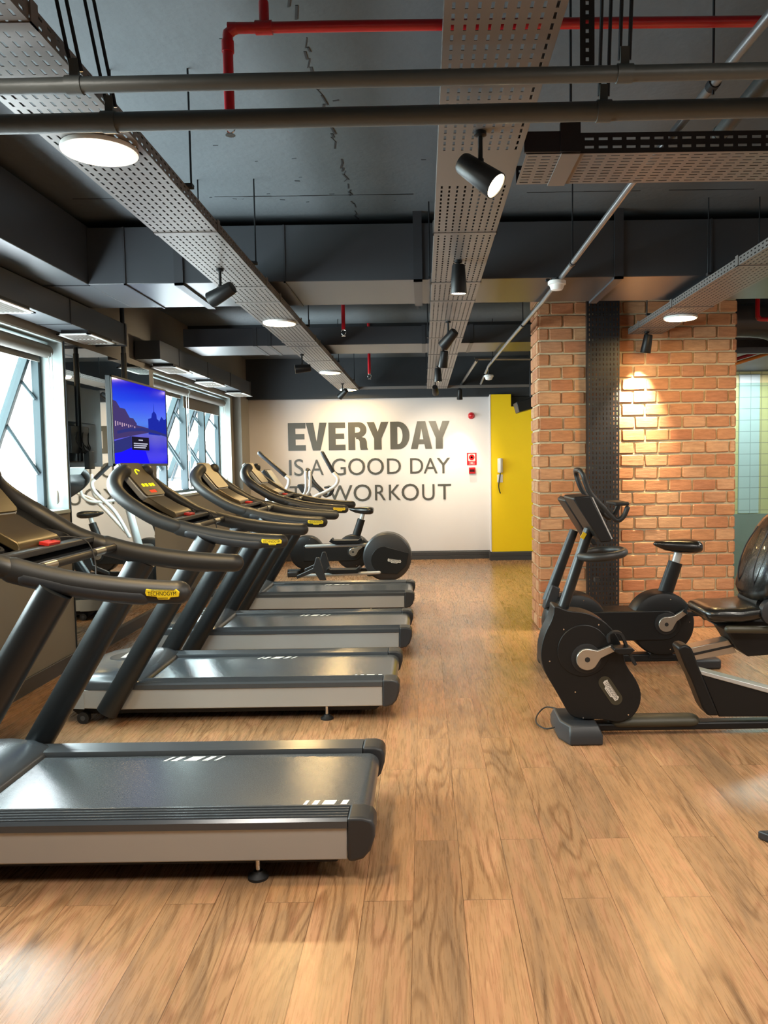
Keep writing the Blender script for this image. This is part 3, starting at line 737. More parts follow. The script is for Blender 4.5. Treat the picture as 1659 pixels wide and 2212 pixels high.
# spotlights
def spot(x, y, d, lab, lit=True, energy=None, ln=.165, zt=TZ, size=58):
    d = Vector(d).normalized()
    t = thing('spotlight', lab, 'spotlight', (x, y, zt), 'black spotlights under the cable trays')
    MB().lathe((x, y, zt - .003), (0, 0, -1), [(0, .022), (.012, .022), (.016, .012)], 18).tube([(x, y, zt - .01), (x, y, zt - .10)], (.0085), 8, up=(1, 0, 0), cap='flat').build('stem', M_BLKP, t, True)
    piv = Vector((x, y, zt - .105)); c = piv - Vector((0, 0, .045)) * (1 if abs(d.z) < .9 else .25)
    MB().lathe(c, d, [(-ln * .55, .015), (-ln * .54, .034), (-ln * .48, .038), (ln * .44, .0475), (ln * .45, .0465), (ln * .45, .043), (ln * .42, .042)], 28).build('housing', M_BLKP, t, True)
    MB().lathe(piv, (0, 0, -1), [(-.01, .012), (.035, .012)], 12).build('swivel', M_BLKP, t, True)
    MB().lathe(c, d, [(ln * .40, .042), (ln * .425, .042)], 24).build('lens', E_SPOT if lit else M_SILVERP, t, True)
    if lit:
        l = bpy.data.lights.new('spot_beam', 'SPOT'); l.energy = (energy or SPOT_W) * 4; l.color = (1, .82, .58); l.spot_size = math.radians(size); l.spot_blend = .75; l.shadow_soft_size = .04
        o = bpy.data.objects.new('spot_beam', l); COL.objects.link(o); o.parent = t
        o.location = c + d * (ln * .47) - Vector((x, y, zt)); o.rotation_mode = 'QUATERNION'; o.rotation_quaternion = d.to_track_quat('-Z', 'Y')
spot(.214, 2.79, (.62, -.30, -.55), 'black spotlight nearest the camera, its lit lens turned to the right')
spot(.215, 4.52, (0, .05, -1), 'black spotlight pointing straight down in front of the large duct')
spot(.217, 6.43, (-.55, .45, -.6), 'black spotlight tilted to the left, just behind the large duct')
spot(.218, 7.95, (-.12, .35, -1), 'black spotlight hanging below the slim duct, lens hidden')
spot(.188, 9.38, (.03, .05, -1), 'black spotlight with visible lens, second from the far end of the middle tray', energy=24)
spot(.178, 10.93, (.17, 1.87, -1.0), 'black spotlight at the far end of the middle tray', energy=30, size=62)
spot(.586, 12.36, (0, .25, -1), 'small black spotlight right above the edge of white wall and yellow wall', energy=22, zt=2.775)
spot(-1.175, 4.63, (-.85, .25, -.38), 'black spotlight turned to the windows, first on the left tray', energy=20)
spot(-1.258, 8.23, (-.95, -.18, -.1), 'black spotlight lying almost flat between two round lamps on left tray', energy=12)
spot(-1.146, 11.25, (-.6, .5, -.5), 'black spotlight beside the farthest round lamp on the left tray', energy=10, size=70)
spot(2.03, 7.10, (-.12, .22, -1), 'black spotlight throwing a bright patch on the brick wall', energy=85, size=70)

# ================================================================== TREADMILLS
def make_treadmill():
    t = thing('treadmill', 'x', 'treadmill', (0, 0, 0), 'treadmills in a row along the windows')
    n = M_GREYP
    MB().prism([(-2.04, .032), (-.16, .032), (-.06, .10), (-.06, .185), (-2.1, .185), (-2.12, .10)], -.345, .345).build('under_frame', M_RUBBER, t)
    for s in (-1, 1):
        a, b = sorted((s * .395, s * .422))
        MB().prism([(-1.98, .088), (-1.75, .078), (-.105, .078), (-.105, .207), (-1.98, .207)], a, b).build('side_panel', M_SILVER, t, bevel=.006)
        a, b = sorted((s * .30, s * .432))
        MB().prism([(-.105, .246), (-.045, .246), (-.012, .236), (0, .212), (0, .17), (-.018, .115), (-.045, .085), (-.08, .074), (-.105, .074)], a, b).build('rear_cap', n, t, bevel=.012, seg=3)
        # ribbed rail, cross-section in y-z
        pr = [(.298, .205), (.298, .232)]
        k = 5
        for i in range(k):
            y0 = .302 + i * .023; pr += [(y0, .243), (y0 + .018, .246), (y0 + .0185, .2415)]
        pr += [(.419, .243), (.430, .232), (.430, .206)]
        pr = [(s * p, q) for p, q in pr]
        MB().prism(pr, -1.66, -.105, 'x').build('side_rail', M_HOOD, t, ang=20)
        MB().tube([(-1.81, s * .452, .085), (-1.16, s * .446, 1.15)], [(.050, .066), (.050, .064)], 22, up=(0, 1, 0), cap='flat').build('upright', M_SATIN, t)
    # belt
    pr = [(-1.72, .224)] + [(-.075 + .052 * math.cos(math.radians(a)), .172 + .052 * math.sin(math.radians(a))) for a in range(90, -91, -15)] + [(-1.0, .118), (-1.0, .124), (-.075, .124)] + \
         [(-.075 + .046 * math.cos(math.radians(a)), .172 + .046 * math.sin(math.radians(a))) for a in range(-90, 91, 15)] + [(-1.72, .218)]
    MB().prism(pr, -.285, .285).build('running_belt', M_BELT, t, ang=30)
    for rows in ([(x, w, .03, .222, .272) for x, w in ((-1.02, .014), (-.985, .028), (-.925, .06), (-.84, .028), (-.785, .014))], [(x, w, .01, -.27, -.222) for x, w in ((-.30, .014), (-.265, .022), (-.225, .05), (-.15, .025))]):
        pb = MB()
        for x, w, sk_, ya_, yb_ in rows: pb.quadmesh([(x, ya_, .2246), (x + w, ya_, .2246), (x + w + sk_, yb_, .2246), (x + sk_, yb_, .2246)], [(0, 1, 2, 3)])
        pb.build('belt_print', M_WHITEP, t, smooth=False)
    # motor hood and silver skirt, lofted along x
    def sect(x, hw, z0, z1, e=.32, m=18):
        r = []
        for i in range(m + 1):
            a = PI * i / m; c, s_ = math.cos(a), math.sin(a)
            r.append((x, hw * math.copysign(abs(c) ** e, c), z0 + (z1 - z0) * abs(s_) ** .55))
        return r
    MB().loft([sect(-2.185, .20, .205, .222), sect(-2.17, .29, .205, .238), sect(-2.13, .355, .205, .258), sect(-2.05, .405, .205, .282), sect(-1.93, .424, .205, .30), sect(-1.80, .428, .205, .303), sect(-1.70, .428, .205, .288), sect(-1.62, .42, .205, .252), sect(-1.60, .41, .205, .232)]).build('motor_hood', M_HOOD, t, ang=60)
    sk = []
    for (x, hw) in ((-2.19, .20), (-2.175, .29), (-2.135, .358), (-2.05, .41), (-1.96, .424)):
        sk.append([(x, -hw, .085), (x, hw, .085), (x, hw, .205), (x, -hw, .205)])
    MB().loft(sk).build('front_skirt', M_SILVER, t, ang=50)
    MB().lathe((-1.86, 0.05, .2985), (-.05, 0, 1), [(0, .115), (.006, .113)], 30).build('hood_badge', M_GREYP, t)
    hb = MB(); hb.mi = 0
    hb.obox((-1.86, .05, .307), (.022, 0, .001), (0, .075, 0), (0, 0, .001)); hb.build('hood_logo', M_BADGES, t)
    # levelling feet and wheels
    for s in (-1, 1):
        f = MB().tube([(-.46, s * .37, .02), (-.46, s * .37, .12)], .009, 10, up=(1, 0, 0), cap='flat').build('levelling_foot', M_CHROME, t)
        MB().lathe((-.46, s * .37, 0), (0, 0, 1), [(0, .040), (.010, .040), (.022, .022), (.03, .018)], 20).build('rubber_pad', M_RUBBER, f)
        w = MB().lathe((-1.98, s * .385, .037), (0, s, 0), [(-.02, .037), (.02, .037)], 24).build('wheel', M_RUBBER, t)
        MB().lathe((-1.98, s * .385, .037), (0, s, 0), [(.0, .017), (.022, .016)], 18).build('wheel_hub', M_HOOD, w)
    # arms
    up_ = [(-1.742, .20, 1.572), (-1.760, .25, 1.545), (-1.758, .315, 1.502), (-1.725, .375, 1.452), (-1.655, .415, 1.393), (-1.57, .425, 1.336), (-1.46, .425, 1.272), (-1.33, .425, 1.224)]
    lo_ = [(-1.33, 1.224), (-1.22, 1.194), (-1.08, 1.166), (-.93, 1.146), (-.80, 1.135), (-.71, 1.131)]
    for s in (-1, 1):
        p = smoothpath([(x, s * y, z) for x, y, z in up_], 4)
        n_ = len(p)
        ha = MB().tube(p, [(.042 + .003 * (1 - i / n_), .047) for i in range(n_)], 18, up=(0, .5, .85)).build('handrail', M_HANDLE, t)
        p = smoothpath([(x, s * .425, z) for x, z in lo_], 4)
        hg = MB().tube(p, [(.0425, .049 - .006 * i / len(p)) for i in range(len(p))], 20, up=(0, 1, 0)).build('handgrip', M_HANDLE, t)
        # inlaid pad on the outer lower side
        MB().tube(smoothpath([(-1.27, s * .4345, 1.196), (-1.08, s * .4345, 1.152), (-.92, s * .4345, 1.128), (-.84, s * .4345, 1.122)], 4), [(.036, .034)] * 13, 14, up=(0, 1, 0)).build('grip_inlay', M_GREYP, hg)
        if s == -1:
            y = -.4715
            bd = MB().prism([(-.822, 1.138), (-.818, 1.152), (-.80, 1.149), (-.715, 1.146), (-.71, 1.150), (-.697, 1.139), (-.70, 1.122), (-.73, 1.120), (-.735, 1.112), (-.775, 1.113), (-.78, 1.123), (-.817, 1.126)], y, y + .012).build('handgrip_badge', M_BADGEY, hg, bevel=.0015)
            tx = MB(); text_mb(tx, 'TECHNOGYM', (-.812, y - .0006, 1.1275), (1, 0, 0), (0, 0, 1), box=(.104, .0145), depth=0)
            tx.box((-.775, y - .0012, 1.1175), (-.738, y, 1.1195)).box((-.80, y - .0012, 1.1455), (-.715, y, 1.1468)).build('badge_lettering', M_INK, bd, smooth=False)
    # console
    a0, a1 = Vector((-1.785, 0, 1.628)), Vector((-1.605, 0, 1.405))
    dn = (a1 - a0).normalized(); nr = Vector((-dn.z, 0, dn.x)) * 1.0
    if nr.x < 0: nr = -nr
    mid = (a0 + a1) / 2; L2 = (a1 - a0).length / 2
    def slab(hl, hw, h0, h1, r=.03, k=5):
        pts = []
        for (cx, cy, s0) in ((hl - r, hw - r, 0), (-hl + r, hw - r, 90), (-hl + r, -hw + r, 180), (hl - r, -hw + r, 270)):
            for i in range(k + 1):
                q = math.radians(s0 + 90 * i / k); pts.append((cx + r * math.cos(q), cy + r * math.sin(q)))
        return [[mid + dn * p + Vector((0, w, 0)) + nr * h for p, w in pts] for h in (h0, h1)]
    cs = MB().loft(slab(L2, .188, -.045, -.006)).build('console', M_SILVERP, t, bevel=.006)
    MB().loft(slab(L2 - .006, .182, -.006, .004)).build('display_panel', M_CONS, cs, bevel=.003)
    def face(p, w): return mid + dn * p + Vector((0, w, 0)) + nr * .0052
    led = MB()
    ringp = [face(-.045 - .034 * math.cos(q), .002 + .045 * math.sin(q)) for q in [math.radians(x) for x in range(-100, 60, 8)]]
    for p0, p1 in zip(ringp, ringp[1:]): led.tube([p0, p1], .004, 6, up=nr, cap='flat')
    for w in (-.10, -.04, .03, .085):
        c = face(.052, w); led.obox(c, dn * .011, (0, .017, 0), nr * .0012)
    lo = led.build('lit_symbols', E_LEDY, cs)
    rb = MB()
    for w in (-.05, -.012, .026): rb.obox(face(.105, w), dn * .011, (0, .015, 0), nr * .0012)
    rl = rb.build('red_keys', E_LEDR, cs)
    # lower cowl, shelf, crossbar
    cw = []
    for (x, z, hw, th) in ((-1.645, 1.395, .17, .02), (-1.60, 1.375, .165, .02), (-1.52, 1.325, .17, .02), (-1.44, 1.285, .185, .02), (-1.425, 1.270, .19, .012)):
        cw.append([(x, -hw, z - th), (x, hw, z - th), (x, hw * .93, z + th), (x, -hw * .93, z + th)])
    MB().loft(cw).build('lower_cowl', M_CONS, t, bevel=.005)
    # dark shell between arms and console
    shell = []
    for (x, z, hw) in ((-1.75, 1.55, .20), (-1.75, 1.49, .31), (-1.70, 1.42, .38), (-1.60, 1.345, .41), (-1.48, 1.262, .41), (-1.38, 1.235, .41)):
        shell.append([(x - .012, -hw, z - .03), (x - .012, hw, z - .03), (x + .004, hw, z - .012), (x + .004, -hw, z - .012)])
    MB().loft(shell).build('console_shell', M_BLKP, t, ang=50)
    for s in (-1, 1):
        MB().lathe((-1.50, s * .285, 1.285), (.35, 0, .94), [(0, .062), (.016, .06), (.016, .048), (-.02, .040)], 24).build('cup_holder', M_RUBBER, t)
    MB().box((-1.435, -.40, 1.245), (-1.365, .40, 1.272)).build('accessory_shelf', M_GREYP, t, bevel=.006)
    MB().obox((-1.40, .02, 1.280), (.022, 0, -.004), (0, .052, 0), (.002, 0, .008)).build('stop_button', M_REDBTN, t, bevel=.003)
    gb = MB().tube([(-1.275, -.40, 1.218), (-1.275, .40, 1.218)], .0185, 14, up=(0, 0, 1), cap='flat').build('crossbar', M_HANDLE, t)
    for w in (-.26, .21):
        MB().tube([(-1.275, w - .05, 1.218), (-1.275, w + .05, 1.218)], .0192, 14, up=(0, 0, 1), cap='flat').build('pulse_sensor', M_STEEL, gb)
    MB().tube(smoothpath([(-1.42, .03, 1.285), (-1.36, .08, 1.30), (-1.28, .12, 1.27), (-1.24, .10, 1.15), (-1.25, .05, 1.06), (-1.28, 0, 1.12)], 5), .003, 6, cap='flat').build('safety_cord', M_RUBBER, t)
    for ch in t.children:                     # the deck stands a little off the floor on its feet
        if ch.name.split('.')[0] in ('under_frame', 'side_panel', 'rear_cap', 'side_rail', 'running_belt', 'belt_print', 'motor_hood', 'front_skirt', 'hood_badge', 'hood_logo'):
            for v in ch.data.vertices: v.co.z += .015
    return t, lo, rl
tm, lo, rl = make_treadmill()
TLAB = ['treadmill nearest the camera, its front end cut off by the left edge of the photo',
        'second treadmill from the camera, its whole grey motor hood in view below the television',
        'third treadmill from the camera, its tip-lit console before the far window',
        'farthest treadmill, standing in front of the cross trainer with the round casing']
TLAB[2] = 'third treadmill from the camera, its console standing in front of the far window'
POS = [(-.205, 2.87 + .425), (-.17, 4.745 + .425), (-.115, 6.27 + .425), (-.115, 8.03 + .425)]
ts = [tm]
for i in range(1, 4): ts.append(copy_tree(tm))
for o, p, lb in zip(ts, POS, TLAB):
    o.location = (p[0], p[1], 0); o['label'] = lb
# the two farther consoles are switched off
for o in ts[2:]:
    for ch in list(o.children):
        if ch.name.startswith('console') and not ch.name.startswith('console_shell'):
            for g in list(ch.children):
                if g.name.startswith(('lit_symbols', 'red_keys')):
                    bpy.data.objects.remove(g)

# ================================================================== BIKES
def pts_px(c, Y, ox, oy, sc):
    return [(pY(ox + a / sc, oy + b / sc, Y).x, pY(ox + a / sc, oy + b / sc, Y).z) for a, b in c]
def C3(c, Y): return pts_px(c, Y, 1120, 980, 3.078)
def strip(p, q, r0, r1): return None
def logo_plate(parent, c, right, up, w, h, world=True, name='badge'):
    """silver badge with lettering on the plane (right, up) at c (centre)"""
    right, up = Vector(right), Vector(up); n = right.cross(up)
    cc = Vector(c)
    o2 = [(-.5, .12), (-.47, .5), (-.40, .42), (.36, .40), (.42, .48), (.5, .12), (.47, -.28), (.26, -.30), (.22, -.5), (-.22, -.5), (-.26, -.26), (-.47, -.22)]
    b = MB(); b.loft([[cc + right * (x * w) + up * (y * h) + n * t for x, y in o2] for t in (0, .003)])
    pl = b.build(name, M_BADGES, parent, world, smooth=False)
    tx = MB(); text_mb(tx, 'TECHNOGYM', cc - right * (.43 * w) - up * (.16 * h), right, up, box=(.86 * w, .42 * h), depth=.0036)
    tx.obox(cc - up * (.36 * h) + n * .0034, right * (.18 * w), up * (.03 * h), n * .0003); tx.obox(cc + up * (.34 * h) + n * .0034, right * (.34 * w), up * (.025 * h), n * .0003)
    tx.build('badge_lettering', M_INK, pl, world, smooth=False)
    return pl

# recumbent bike in front, right
YN, YB_ = 4.385, 4.545
RY = 4.465
rb = thing('recumbent_bike', 'black recumbent exercise bike with backrest seat, cut by the right edge of photo', 'exercise bike', (1.3, RY, 0))
hp = [(245, 1015), (330, 1045), (450, 1060), (560, 1110), (640, 1190), (690, 1290), (715, 1400), (785, 1510), (815, 1600), (800, 1690), (750, 1755), (660, 1785), (560, 1768), (430, 1765), (345, 1738), (288, 1645), (235, 1555), (180, 1460), (152, 1370), (155, 1280), (180, 1190), (215, 1120), (235, 1060)]
hp = [(v.x, v.y) for v in smoothclosed(hp, 3)]
hw = C3(hp, YN)
ho = MB().prism(hw, YN, YB_).build('flywheel_housing', M_BLKP, rb, True, bevel=.014, seg=3, ang=40)
b = MB()
def c3(a, b_, Y): return pY(1120 + a / 3.078, 980 + b_ / 3.078, Y)
for q in ((300, 1168), (533, 1137), (207, 1380), (377, 1584), (730, 1735), (430, 1756)):
    p = c3(*q, YN); b.disc(p, (0, -1, 0), .0045, .003, 10)
b.build('housing_screws', M_CHROME, ho, True)
p = c3(432, 1310, YN); b = MB()
b.lathe((p.x, YN, p.z), (0, -1, 0), [(-.005, .150), (.003, .150), (.006, .146), (.0062, .06)], 44); b.build('cover_disc', M_BLKP, ho, True)
h = c3(450, 1360, YN)
MB().lathe((h.x, YN, h.z), (0, -1, 0), [(0, .088), (.010, .086), (.013, .074), (.013, .03)], 36).build('hub_ring', M_RUBBER, ho, True)
def crank(parent, h, tip, yo, thick, world, rr=.062):
    d = Vector((tip[0] - h[0], 0, tip[1] - h[1])); ln = d.length; d.normalize(); w = Vector((-d.z, 0, d.x))
    out = []
    for i in range(25):
        q = math.radians(50 + 260 * i / 24); out.append((rr * math.cos(q), rr * math.sin(q)))
    out = out + [(ln * .45, -.024), (ln, -.020), (ln + .014, 0), (ln, .020), (ln * .45, .024)]
    c = Vector((h[0], 0, h[1]))
    b = MB(); b.loft([[c + d * x + w * y + Vector((0, yy, 0)) for x, y in out] for yy in (yo, yo - thick)])
    o = b.build('crank', M_STEEL, parent, world, bevel=.004)
    MB().disc((h[0], yo - thick + .001, h[1]), (0, -1, 0), .015, .002, 20).build('axle_cap', M_RUBBER, o, world)
    return o
tip = c3(625, 1283, YN)
ck = crank(rb, (h.x, h.z), (tip.x, tip.z), YN - .014, .022, True)
pd = thing('pedal', None, None); pd.parent = rb; pd.location = (0, 0, 0)
bpy.data.objects.remove(pd)
p = c3(690, 1290, 4.32)
pd = MB().prism([(p.x - .055, p.z + .008), (p.x + .045, p.z + .008), (p.x + .06, p.z - .004), (p.x + .03, p.z - .026), (p.x - .03, p.z - .026), (p.x - .06, p.z - .006)], 4.27, 4.365).build('pedal', M_BLKP, rb, True, bevel=.004)
sp = [c3(*q, 4.33) for q in ((600, 1250), (598, 1205), (630, 1185), (675, 1192), (700, 1235), (730, 1310), (775, 1400))]
sp = smoothpath(sp, 4)
b = MB(); b.loft([[v + Vector((0, s * .02, 0)) + Vector((k * .006, 0, k * .005)) for s, k in ((-1, -1), (1, -1), (1, 1), (-1, 1))] for v in sp]); b.build('pedal_strap', M_RUBBER, pd, True)
# badge capsule on the lower lobe
c0, c1 = c3(560, 1500, YN), c3(662, 1650, YN)
d = (c1 - c0); d.y = 0; L = d.length; d.normalize(); w = Vector((-d.z, 0, d.x)); R_ = .032
if w.z < 0: w = -w
mid = (c0 + c1) / 2
cap = []
for i in range(13):
    q = -PI / 2 + PI * i / 12; cap.append(d * (L * .36 + R_ * 1.15 * math.cos(q)) + w * (R_ * 1.15 * math.sin(q)))
for i in range(13):
    q = PI / 2 + PI * i / 12; cap.append(d * (-L * .36 + R_ * 1.15 * math.cos(q)) + w * (R_ * 1.15 * math.sin(q)))
b = MB(); b.loft([[Vector((mid.x, YN - t, mid.z)) + v for v in cap] for t in (-.002, .002)]); b.build('badge_panel', M_OLIVE, ho, True)
logo_plate(ho, (mid.x, YN - .002, mid.z), d, w, .135, .042)
# front foot block
fp = [(.985, 4.27), (.80, 4.27), (.752, 4.39), (.75, 4.66), (.985, 4.66)]
b = MB(); b.loft([[(x, y, 0.0) for x, y in fp], [(x, y, .055) for x, y in fp], [(.85 + (x - .85) * .86, 4.46 + (y - 4.46) * .84, .105) for x, y in fp]])
b.build('front_foot', M_GREYP, rb, True, bevel=.01, seg=3)
MB().tube(smoothpath([(.755, 4.5, .03), (.70, 4.52, .015), (.66, 4.60, .02), (.68, 4.72, .03), (.74, 4.78, .06), (.80, 4.72, .07)], 5), .0045, 8, up=(0, 0, 1), cap='flat').build('power_cord', M_RUBBER, rb, True)
# rail
MB().box((.9, 4.42, .028), (2.75, 4.51, .072)).build('base_rail', M_BLKP, rb, True, bevel=.01)
MB().tube([(1.12, RY, .075), (1.53, RY, .075)], [(.062, .038), (.062, .038)], 18, up=(0, 1, 0)).build('rail_sleeve', M_OLIVE, rb, True)
# rear column and lower body
cl = C3([(1063, 1300), (1082, 1278), (1110, 1274), (1150, 1288), (1165, 1320), (1212, 1445), (1335, 1745), (1262, 1745), (1225, 1690), (1150, 1500), (1110, 1420)], 4.40)
MB().prism(cl, 4.40, 4.53).build('rear_column', M_BLKP, rb, True, bevel=.012, seg=3)
lb = C3([(1218, 1470), (1659, 1592), (2150, 1715), (2150, 1752), (1335, 1752)], 4.41)
MB().prism(lb, 4.412, 4.52).build('rear_body', M_BLKP, rb, True, bevel=.006)
st = C3([(1205, 1440), (1659, 1560), (2150, 1690), (2150, 1716), (1659, 1592), (1216, 1470)], 4.41)
MB().prism(st, 4.405, 4.527).build('silver_spine', M_SILVERP, rb, True, bevel=.004)
MB().box((2.45, 4.22, 0), (2.75, 4.71, .06)).build('rear_foot', M_GREYP, rb, True, bevel=.012)
sr = C3([(1140, 1292), (1395, 1236), (1450, 1322), (1175, 1372)], 4.42)
MB().prism(sr, 4.415, 4.515).build('seat_rail', M_STEEL, rb, True, bevel=.003)
sr = C3([(1158, 1325), (1452, 1262), (1456, 1275), (1162, 1340)], 4.42)
MB().prism(sr, 4.411, 4.416).build('rail_groove', M_RUBBER, rb, True)
cg = C3([(1290, 1130), (1545, 1095), (1900, 1090), (1950, 1200), (1900, 1310), (1510, 1340), (1440, 1290), (1360, 1165)], 4.40)
MB().prism(cg, 4.36, 4.57).build('seat_carriage', M_BLKP, rb, True, bevel=.012)
g0, g1 = c3(1395, 1168, 4.29), c3(1720, 1172, 4.29)
MB().tube([g0, g1], .0215, 16, up=(0, 1, 0)).build('seat_grip', M_OLIVE, rb, True)
g0, g1 = g0 + Vector((0, .36, 0)), g1 + Vector((0, .36, 0))
MB().tube([g0, g1], .0215, 16, up=(0, 1, 0)).build('seat_grip', M_OLIVE, rb, True)
# seat pan
rings = []
for (x, hw_, zt, zb) in ((1.565, .13, .742, .715), (1.58, .175, .758, .69), (1.63, .20, .768, .678), (1.75, .21, .765, .676), (1.86, .205, .776, .69), (1.93, .19, .80, .74)):
    r = []
    for i in range(20):
        q = 2 * PI * i / 20; c, s = math.cos(q), math.sin(q)
        r.append((x, RY + hw_ * math.copysign(abs(c) ** .45, c), (zt + zb) / 2 + (zt - zb) / 2 * math.copysign(abs(s) ** .6, s)))
    rings.append(r)
MB().loft(rings).build('seat', M_LEATHER, rb, True, ang=60)
# backrest
rings = []
for (z, x, hw_, th) in ((.80, 1.905, .15, .03), (.815, 1.90, .19, .045), (.86, 1.90, .232, .055), (.98, 1.925, .238, .055), (1.10, 1.965, .230, .052), (1.20, 2.005, .205, .048), (1.26, 2.03, .165, .042), (1.295, 2.045, .11, .03)):
    r = []
    for i in range(24):
        q = 2 * PI * i / 24; c, s = math.cos(q), math.sin(q)
        r.append((x + th * math.copysign(abs(s) ** .7, s) + .025 * abs(c) ** 2, RY + hw_ * math.copysign(abs(c) ** .55, c), z + .02 * s))
    rings.append(r)
br = MB().loft(rings).build('backrest', M_LEATHER, rb, True, ang=60)
for s in (-1, 1):
    MB().tube(smoothpath([(1.862, RY + s * .10, .83), (1.853, RY + s * .105, .95), (1.895, RY + s * .10, 1.09), (1.955, RY + s * .075, 1.2)], 4), .004, 6, up=(0, 1, 0), cap='flat').build('piping', M_GREYP, br, True)
MB().tube([(1.90, RY - .13, .775), (1.90, RY + .13, .775)], .04, 16, up=(0, 0, 1), cap='flat').build('recline_joint', M_BLKP, rb, True)
MB().lathe((1.93, RY - .17, .745), (0, -1, 0), [(0, .075), (.05, .075), (.056, .06)], 26).build('recline_knob', M_GREYP, rb, True)
# mast, boot, console, handle
m0, m1 = c3(285, 1060, RY), c3(470, 500, RY)
MB().tube([m0, m1], [(.034, .032), (.034, .030)], 18, up=(0, 1, 0), cap='flat').build('mast', M_SATIN, rb, True)
bt = C3([(240, 1015), (345, 1045), (345, 1080), (205, 1150)], RY)
MB().prism(bt, YN + .01, YB_ - .01).build('mast_boot', M_GREYP, rb, True, bevel=.012)
cn = C3([(362, 300), (378, 288), (482, 280), (622, 570), (612, 585), (548, 592)], 4.31)
co = MB().prism(cn, 4.31, 4.62).build('console', M_BLKP, rb, True, bevel=.008)
e0, e1 = c3(488, 288, 4.31), c3(622, 572, 4.31)
MB().obox((e0 + e1) / 2 + Vector((.003, .155, 0)), (e1 - e0) / 2 * .97, (0, .15, 0), (.003, 0, .0015)).build('display_panel', M_SILVERP, co, True)
ring = [Vector((1.02 + .125 * math.cos(q) + .01 * math.sin(q), RY + .155 * math.sin(q), 1.06 + .012 * math.cos(q))) for q in [2 * PI * i / 40 for i in range(40)]]
MB().tube(ring, .024, 12, up=(0, 0, 1), closed=True).build('handle_ring', M_HANDLE, rb, True)
bd = c3(432, 545, RY - .034)
MB().obox(bd, (.009, 0, .016), (0, .003, 0), (.01, 0, -.006)).build('mast_badge', M_BADGEY, rb, True)
MB().box((.975, 4.43, .90), (1.0, 4.47, .925)).build('cable_clip', M_RUBBER, rb, True)

